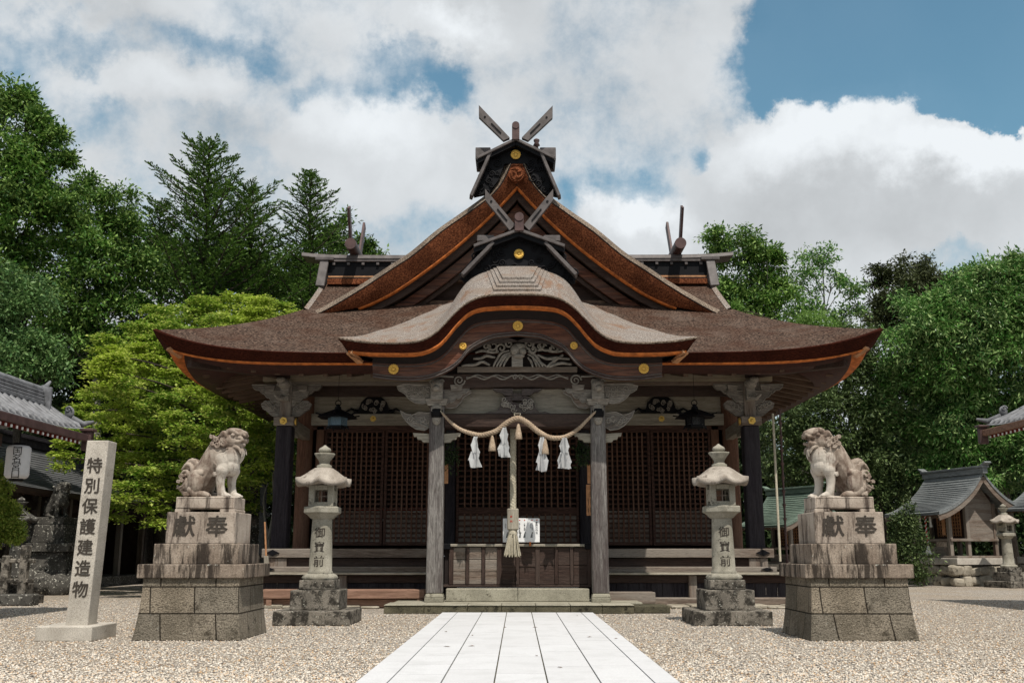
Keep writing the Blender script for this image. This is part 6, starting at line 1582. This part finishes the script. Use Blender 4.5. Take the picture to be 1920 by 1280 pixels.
# ------------------------------------------------------------------ trees
def px_blobs(B_): return [(at(x, y, d), r * d / FPX * 1.02, fl) for x, y, d, r, fl in [(b + (1.0,))[:5] for b in B_]]
def broadleaf(name, label, base, blobs, mat='leaf_broad', leaf=.17, dens=1.0, trunk='trunk', tr=.3, n_leaf=5, cat='tree', group='trees around the shrine', clump=.36, gap=.0, aspect=.42, spread=.22, flat=.15, shell=(.35, 1.22)):
    bl = px_blobs(blobs); t = thing(name, label, cat, (base[0], base[1], 0), 0, group); C = []
    for c, r, fl in bl:
        nC = max(6, int(19 * r ** 1.35 * dens))
        d = RNG.normal(size=(nC, 3)); d[:, 1] -= .55; d /= np.linalg.norm(d, axis=1)[:, None]
        cc = np.array(c) + d * r * RNG.uniform(*shell, nC)[:, None] * np.array([1, 1, fl]); rc = r ** .6 * clump * RNG.uniform(.7, 1.3, nC)
        k = int(44 * dens * (1 - gap)); q = RNG.normal(size=(nC, k, 3)) * np.array([.62, .62, .36]); q[:, :, 2] += .12
        C.append((cc[:, None] + q * rc[:, None, None]).reshape(-1, 3))
    C = np.vstack(C); leaves('crown', C, n_leaf, leaf * 1.12, mat, t, spread, aspect=aspect, flat=flat)
    m = MB(); b0 = Vector((base[0], base[1], -.1)); top = sum((b[0] for b in bl), Vector()) / len(bl)
    top = Vector((top.x * .7 + b0.x * .3, top.y * .7 + b0.y * .3, max(b[0].z for b in bl) - .3)); P = smoothline([tuple(b0), tuple(b0.lerp(top, .35) + Vector((.15, 0, 0))), tuple(b0.lerp(top, .7) + Vector((-.15, .1, 0))), tuple(top)], 20)
    m.tube([Vector(p) for p in P], [tr * (1 - .85 * i / 19) for i in range(20)], 10)
    for c, r, fl in bl:
        j = int(np.argmin([abs(p[2] - max(.8, c.z - 1.0 * r - .6)) for p in P])); a = Vector(P[j]); mid = a.lerp(c, .5) + Vector((0, 0, .35)); q = smoothline([tuple(a), tuple(mid), tuple(c)], 9); r0 = tr * (1 - .85 * j / 19) * .55
        m.tube([Vector(v) for v in q], [max(.02, r0 * (1 - .7 * i / 8)) for i in range(9)], 6)
        for _ in range(4):
            e = c + Vector(RNG.normal(size=3)) * r * .55; m.tube([Vector(q[5]), Vector(q[5]).lerp(e, .5) + Vector((0, 0, .1)), e], [max(.018, r0 * .35), .02, .01], 5)
    m.build('trunk', M[trunk], t, world=True); return t

def fir(name, label, base, top, spread, mat='leaf_fir', n=95, low=.12, seed=5, upw=.55, dens=1.0, lean=0, group='fir trees behind the maple'):
    random.seed(seed); rg = np.random.default_rng(seed); t = thing(name, label, 'fir tree', (base[0], base[1], 0), 0, group); H = top.z; m = MB(); b = Vector((base[0], base[1], 0))
    m.tube([b, b.lerp(top, .5), top], [.28, .16, .02], 9); Vs = []
    for i in range(n):
        u = low + (1 - low) * (i / n) ** .85; p = b.lerp(top, u); L = spread * (1 - u) ** .62 * random.choice((.45, .7, .9, 1.2)) * random.uniform(.85, 1.1) + .12; a = i * 2.4 + random.uniform(-.3, .3)
        if math.sin(a) > .5 and random.random() < .3: continue
        dr = Vector((math.cos(a), math.sin(a), upw * (.25 + .9 * u) + random.uniform(-.1, .1))).normalized(); pts = []
        for k in range(7): w = k / 6; pts.append(p + dr * L * w + Vector((0, 0, .16 * L * w * w - .10 * L * w)))
        m.tube(pts, [.035 * (1 - .8 * k / 6) + .008 for k in range(7)], 5); side = dr.cross(Vector((0, 0, 1))).normalized()
        nt = max(3, int(L / .15 * dens))
        for k in range(nt):
            w = (k + .5) / nt; s = -1 if k % 2 else 1; q = pts[0].lerp(pts[-1], w) + Vector((0, 0, .05 * L * math.sin(w * 3) * 0)); f = w * 6; ii = min(5, int(f)); q = pts[ii].lerp(pts[ii + 1], f - ii)
            TL = (.18 + .52 * (1 - w) ** .6) * min(1.1, .45 + L * .3); td = (dr * .75 + side * s * .75 + Vector((0, 0, random.uniform(-.05, .28)))).normalized(); Vs.append((q, td, TL))
        Vs.append((pts[-1], dr, .28))
    q = np.array([tuple(a[0]) for a in Vs]); d = np.array([tuple(a[1]) for a in Vs]); L = np.array([a[2] for a in Vs]); K = 10
    w = np.linspace(.05, 1, K); P = q[:, None] + d[:, None] * (L[:, None] * w)[:, :, None]; P = P.reshape(-1, 3); D = np.repeat(d, K, 0); out = []
    for s in (-1, 1):
        sd = np.cross(D, (0, 0, 1)); sd /= np.linalg.norm(sd, axis=1)[:, None] + 1e-9; nd = D * .8 + sd * s * .75 + rg.normal(size=D.shape) * .22 + np.array([0, 0, .12]); nd /= np.linalg.norm(nd, axis=1)[:, None]
        ln = rg.uniform(.10, .19, (len(P), 1)); wd = np.cross(nd, (0, 0, 1) + rg.normal(size=D.shape) * .5); wd /= np.linalg.norm(wd, axis=1)[:, None]; out.append(np.stack([P, P + nd * ln * .5 + wd * .027, P + nd * ln, P + nd * ln * .5 - wd * .027], 1).reshape(-1, 3))
    V = np.vstack(out) - np.array(ORG[t.name]); o = np_mesh('crown', V, np.arange(len(V)).reshape(-1, 4), mat); o.parent = t; ORG[o.name] = ORG[t.name]; m.build('trunk', M['trunk'], t, world=True); return t

def maple():
    base = (-9.2, 33.5); t = thing('maple_tree', 'bright yellow green maple with layered foliage left of the hall', 'maple tree', (base[0], base[1], 0), 0, 'trees around the shrine')
    pads = [(300, 598, 60), (360, 580, 70), (430, 575, 70), (485, 580, 60), (250, 630, 60), (320, 630, 80), (400, 615, 80), (470, 610, 60), (520, 590, 40), (560, 605, 40), (205, 655, 55), (270, 670, 70), (345, 670, 70), (190, 700, 60), (250, 710, 70), (320, 715, 70), (385, 705, 60),
            (170, 760, 60), (235, 755, 55), (300, 765, 60), (365, 750, 60), (430, 750, 60), (405, 785, 60), (460, 795, 60), (340, 800, 60), (265, 795, 55), (195, 800, 55), (500, 830, 50), (440, 830, 60), (380, 845, 55), (300, 850, 60), (240, 850, 55), (480, 870, 50), (420, 880, 50), (340, 900, 60), (260, 905, 60), (500, 910, 40), (140, 830, 35), (115, 850, 25), (220, 945, 50), (300, 950, 50), (450, 925, 40), (140, 795, 40),
            (225, 690, 50), (350, 640, 60), (285, 735, 50), (410, 720, 50), (330, 870, 50), (440, 855, 50), (210, 880, 45), (480, 760, 45), (520, 790, 35)]
    C = []; m = MB(); r1 = RNG; tops = []
    for i, (x, y, w) in enumerate(pads):
        d = (29.5 + 3.0 * math.sin(i * 2.3)) if y > 640 else 32.0 + 1.5 * math.sin(i); c = at(x, y, d); r = w * d / FPX * .86; tops.append((c, r))
        for k in range(3):
            n = int(290 * r); a = r1.random(n) * 6.283; q = np.sqrt(r1.random(n)) * (1 - .18 * k) * r * r1.uniform(.7, 1.05, n); off = np.array([r1.normal() * .25 * r, r1.normal() * .3, (k - 1) * .34])
            z = -.32 * (q / r) ** 2 * r * .7 + r1.normal(size=n) * .05 + .10 * np.sin(a * 3 + i) * q; C.append(np.stack([c.x + off[0] + q * np.cos(a), d + q * np.sin(a), c.z + off[2] + z], 1))
    leaves('crown', np.vstack(C), 3, .105, 'leaf_maple', t, .11, flat=.75, droop=.12, aspect=.7)
    b = Vector((base[0], base[1], -.1)); P = smoothline([tuple(b), (base[0] - .1, base[1], 1.6), (base[0] + .2, base[1] - .2, 3.2), (base[0] + .1, base[1] - .5, 6.0)], 18); m.tube([Vector(p) for p in P], [.26 * (1 - .75 * i / 17) for i in range(18)], 10)
    for c, r in tops:
        j = int(np.argmin([abs(p[2] - max(1.0, c.z - 1.2)) for p in P])); a = Vector(P[j]); q = smoothline([tuple(a), tuple(a.lerp(c, .55) + Vector((0, 0, .3))), tuple(c - Vector((0, 0, .1)))], 9); m.tube([Vector(v) for v in q], [.06 * (1 - .75 * i / 8) for i in range(9)], 5)
    m.build('trunk', M['trunk'], t, world=True)
maple()

broadleaf('tall_tree', 'tall broadleaf tree with open crown rising at the far left edge', (-18.5, 34.5), [(5, 235, 34, 70), (55, 290, 34, 62), (-40, 330, 34, 90), (75, 350, 34, 55), (20, 400, 34, 85), (110, 385, 34, 40), (125, 300, 34, 18), (80, 225, 34, 20), (-20, 480, 34, 90), (40, 190, 34, 26), (100, 255, 34, 26)], 'leaf_broad', .17, .9, tr=.4)
broadleaf('broadleaf_tree', 'rounded mid green tree with pale flowering crown between tall tree and firs', (-15.2, 36.0), [(160, 420, 35.5, 62), (215, 395, 35.5, 44), (110, 470, 35, 70), (190, 480, 35, 70), (235, 450, 36, 50), (130, 550, 35, 70), (200, 560, 35.5, 60), (60, 530, 35, 70), (260, 500, 36, 40), (160, 355, 36, 30), (250, 560, 36, 40), (120, 620, 35, 60), (190, 640, 36, 60), (60, 610, 35.5, 60)], 'leaf_broad', .16, .85, trunk='trunk_pale', tr=.22)
broadleaf('pale_leaved_tree', 'dense pale green tree at the left edge above the tiled gate', (-14.8, 29.5), [(20, 540, 29, 55), (60, 580, 29, 48), (0, 620, 29, 70), (75, 650, 29, 45), (30, 690, 29, 60), (-30, 580, 29, 60), (95, 700, 29, 35)], 'leaf_pale', .13, 1.1, tr=.2)
broadleaf('understorey_tree', 'dark green tree filling the shade between maple and side hall', (-15.0, 42), [(100, 760, 40, 80), (180, 700, 41, 90), (240, 640, 42, 70), (60, 700, 40, 70), (130, 850, 40, 60), (220, 860, 42, 80), (300, 820, 43, 90), (200, 780, 42, 80), (400, 900, 43, 80), (480, 860, 43, 60), (140, 790, 38, 40)], 'leaf_dark', .2, .8, tr=.35)
fir('fir_tree', 'tallest dark fir with pointed top left of the hall roof', (-12.0, 38.5), at(392, 278, 38.5), 6.4, n=200, low=.25, seed=5)
fir('fir_tree', 'shorter dark fir merging into the right side of the tallest fir', (-10.2, 39.5), at(468, 352, 39.5), 4.6, n=155, low=.22, seed=8)
fir('fir_tree', 'right hand dark fir with drooping tip beside the hall roof', (-8.4, 40.5), at(582, 330, 40.5), 4.2, n=165, low=.2, seed=12)
fir('fir_tree', 'low dark fir filling in left of the tallest fir', (-14.0, 40.0), at(300, 385, 40.0), 4.2, n=135, low=.2, seed=17)
broadleaf('background_tree', 'dark bushy tree behind the left crossed ridge finial', (-8.0, 46), [(640, 440, 46, 34), (600, 500, 46, 55), (690, 462, 46, 20), (560, 540, 45, 60), (500, 520, 44, 60), (440, 500, 43, 60), (360, 500, 43, 60), (700, 480, 47, 26), (300, 500, 43, 50), (630, 560, 46, 50)], 'leaf_fir', .2, .75, tr=.25)

broadleaf('tall_tree', 'dark green tree with pale trunk just right of the hall roof', (13.3, 45), [(1350, 480, 44, 42), (1400, 465, 44, 36), (1440, 500, 44, 34), (1375, 530, 44, 50), (1430, 560, 44, 50), (1360, 590, 44, 45), (1410, 610, 44, 50), (1340, 560, 44, 35), (1450, 540, 44, 24), (1455, 480, 44, 14)], 'leaf_broad', .18, .8, trunk='trunk_pale', tr=.26)
broadleaf('airy_tree', 'light green airy tree with sky showing through right of the hall', (15.5, 47), [(1510, 500, 46, 34), (1545, 485, 46, 26), (1500, 540, 46, 38), (1570, 530, 46, 30), (1600, 540, 46, 18), (1550, 590, 46, 40), (1500, 590, 46, 40), (1590, 600, 46, 26), (1530, 640, 46, 40), (1475, 620, 46, 36)], 'leaf_bright', .17, .55, trunk='trunk_pale', tr=.16, gap=.25)
broadleaf('lime_shrub_tree', 'low lime green rounded tree top behind the right roof slope', (14.6, 44), [(1520, 620, 43, 36), (1560, 630, 43, 30), (1490, 640, 43, 30), (1380, 590, 42.5, 20)], 'leaf_lime', .14, 1.0, tr=.12)
broadleaf('domed_tree', 'dark olive domed tree behind the bright evergreen at right', (21.5, 52), [(1715, 520, 50, 36), (1690, 560, 50, 50), (1750, 560, 50, 50), (1660, 600, 50, 42), (1790, 550, 50, 40), (1650, 520, 50, 18), (1730, 610, 50, 60)], 'leaf_olive', .18, 1.05, tr=.4)
broadleaf('thin_tree', 'thin greyish tree top above the bright evergreen', (25.5, 54), [(1825, 525, 53, 26), (1850, 545, 53, 24), (1800, 550, 53, 24)], 'leaf_olive', .16, .5, trunk='trunk_pale', tr=.2, gap=.3)
broadleaf('bright_evergreen', 'large glossy bright green evergreen filling the right edge', (20.5, 42.5), [(1745, 590, 39.5, 55), (1800, 570, 39.5, 55), (1860, 560, 39.5, 55), (1920, 560, 39.5, 60), (1700, 650, 39.5, 55), (1770, 660, 39.5, 60), (1840, 640, 39.5, 65), (1910, 650, 39.5, 70), (1680, 720, 41, 50), (1740, 740, 41, 60), (1810, 730, 41, 65), (1890, 740, 41, 70), (1700, 800, 41, 45), (1760, 820, 41, 60), (1840, 820, 41, 60), (1900, 850, 41, 60), (1730, 880, 41, 40), (1960, 620, 39.5, 80), (1900, 510, 39.5, 30), (1830, 530, 39.5, 30), (1650, 780, 41, 40), (1800, 900, 41, 50)], 'leaf_bright', .19, 1.15, tr=.4, aspect=.32, spread=.26)
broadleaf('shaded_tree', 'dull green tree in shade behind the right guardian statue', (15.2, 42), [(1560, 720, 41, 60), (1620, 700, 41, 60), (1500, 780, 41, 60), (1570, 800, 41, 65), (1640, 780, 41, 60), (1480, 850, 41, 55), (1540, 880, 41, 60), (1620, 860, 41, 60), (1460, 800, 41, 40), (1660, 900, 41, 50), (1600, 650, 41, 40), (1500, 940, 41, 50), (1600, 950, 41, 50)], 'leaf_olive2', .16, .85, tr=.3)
broadleaf('low_shrub', 'low green shrub left of the boulder based small shrine', (14.6, 37), [(1690, 1000, 36.5, 26), (1706, 1030, 36.5, 26), (1672, 1040, 36.5, 28), (1694, 968, 36.5, 20), (1714, 1062, 36.5, 20)], 'leaf_olive2', .11, 1.0, tr=.06, cat='shrub')
broadleaf('azalea_bush', 'yellow green leafy bush at the left edge in front of the stone fence', (-10.6, 20), [(-5, 900, 19.5, 30), (10, 940, 19.5, 32), (25, 970, 19.5, 22), (-20, 980, 19.5, 40), (30, 1000, 19.5, 14), (0, 1010, 19.5, 20)], 'leaf_azalea', .065, 1.6, tr=.05, cat='shrub', spread=.08, clump=.26)

def forest(name, label, x0, x1, y0, y1, zmax, n, mat, leaf):
    C = []
    for _ in range(n):
        x, y = RNG.uniform(x0, x1), RNG.uniform(y0, y1); h = zmax * (.75 + .25 * math.sin(x * .45) * math.cos(x * .17 + 1)); z = RNG.uniform(.3, h)
        C.append(np.array([x, y, z]) + RNG.normal(size=(26, 3)) * np.array([.8, .6, .45]))
    o = leaves(name, np.vstack(C), 4, leaf, mat, None, .3, aspect=.5); tag(o, label, 'forest', kind='stuff')
forest('forest', 'dark wood behind the left trees', -46, -7, 50, 58, 13.5, 2400, 'leaf_dark', .34)
forest('forest', 'dark wood behind the right trees', 10, 50, 54, 60, 10.0, 2200, 'leaf_dark', .34)

def fallen_leaves():
    random.seed(6)
    for x, y in ((120, 1210), (300, 1245), (410, 1228), (560, 1262), (640, 1200), (690, 1178), (60, 1262), (215, 1192), (1240, 1238), (1330, 1215), (1400, 1262), (1300, 1180), (1600, 1240), (1780, 1225), (1850, 1190), (1700, 1262), (1210, 1170), (470, 1205), (1880, 1255), (1500, 1230)):
        d = ROT @ Vector(((x - 960) / FPX, (640 - y) / FPX, -1)); p = CAM + d * ((.03 - CAM.z) / d.z); s = random.uniform(.035, .06); a = random.uniform(0, 3)
        m = MB(); V = [(s, 0, .012), (.2 * s, .35 * s, .02), (-s, 0, .006), (-.1 * s, -.33 * s, .016)]; m.add([(q[0] * math.cos(a) - q[1] * math.sin(a), q[0] * math.sin(a) + q[1] * math.cos(a), q[2]) for q in V], [(0, 1, 2, 3)])
        o = m.build('fallen_leaf', 'leaf_dry', recalc=False); o.location = (p.x, p.y, .014); tag(o, 'dry brown leaf lying on the gravel', 'leaf', 'fallen leaves on the gravel')
    for x, y in ((836, 1183), (838, 1211), (886, 1190), (947, 1175), (1003, 1175), (1082, 1153), (1006, 1228), (1155, 1196), (1105, 1193), (1050, 1250), (884, 1210)):
        d = ROT @ Vector(((x - 960) / FPX, (640 - y) / FPX, -1)); p = CAM + d * ((.042 - CAM.z) / d.z); s = random.uniform(.03, .055); a = random.uniform(0, 3)
        m = MB(); V = [(s, 0, .004), (.2 * s, .32 * s, .012), (-s, 0, .002), (-.1 * s, -.3 * s, .01)]; m.add([(q[0] * math.cos(a) - q[1] * math.sin(a), q[0] * math.sin(a) + q[1] * math.cos(a), q[2]) for q in V], [(0, 1, 2, 3)])
        o = m.build('fallen_leaf', 'leaf_dry', recalc=False); o.location = (p.x, p.y, .037); tag(o, 'dry brown leaf lying on the white slab path', 'leaf', 'fallen leaves on the path')
fallen_leaves()
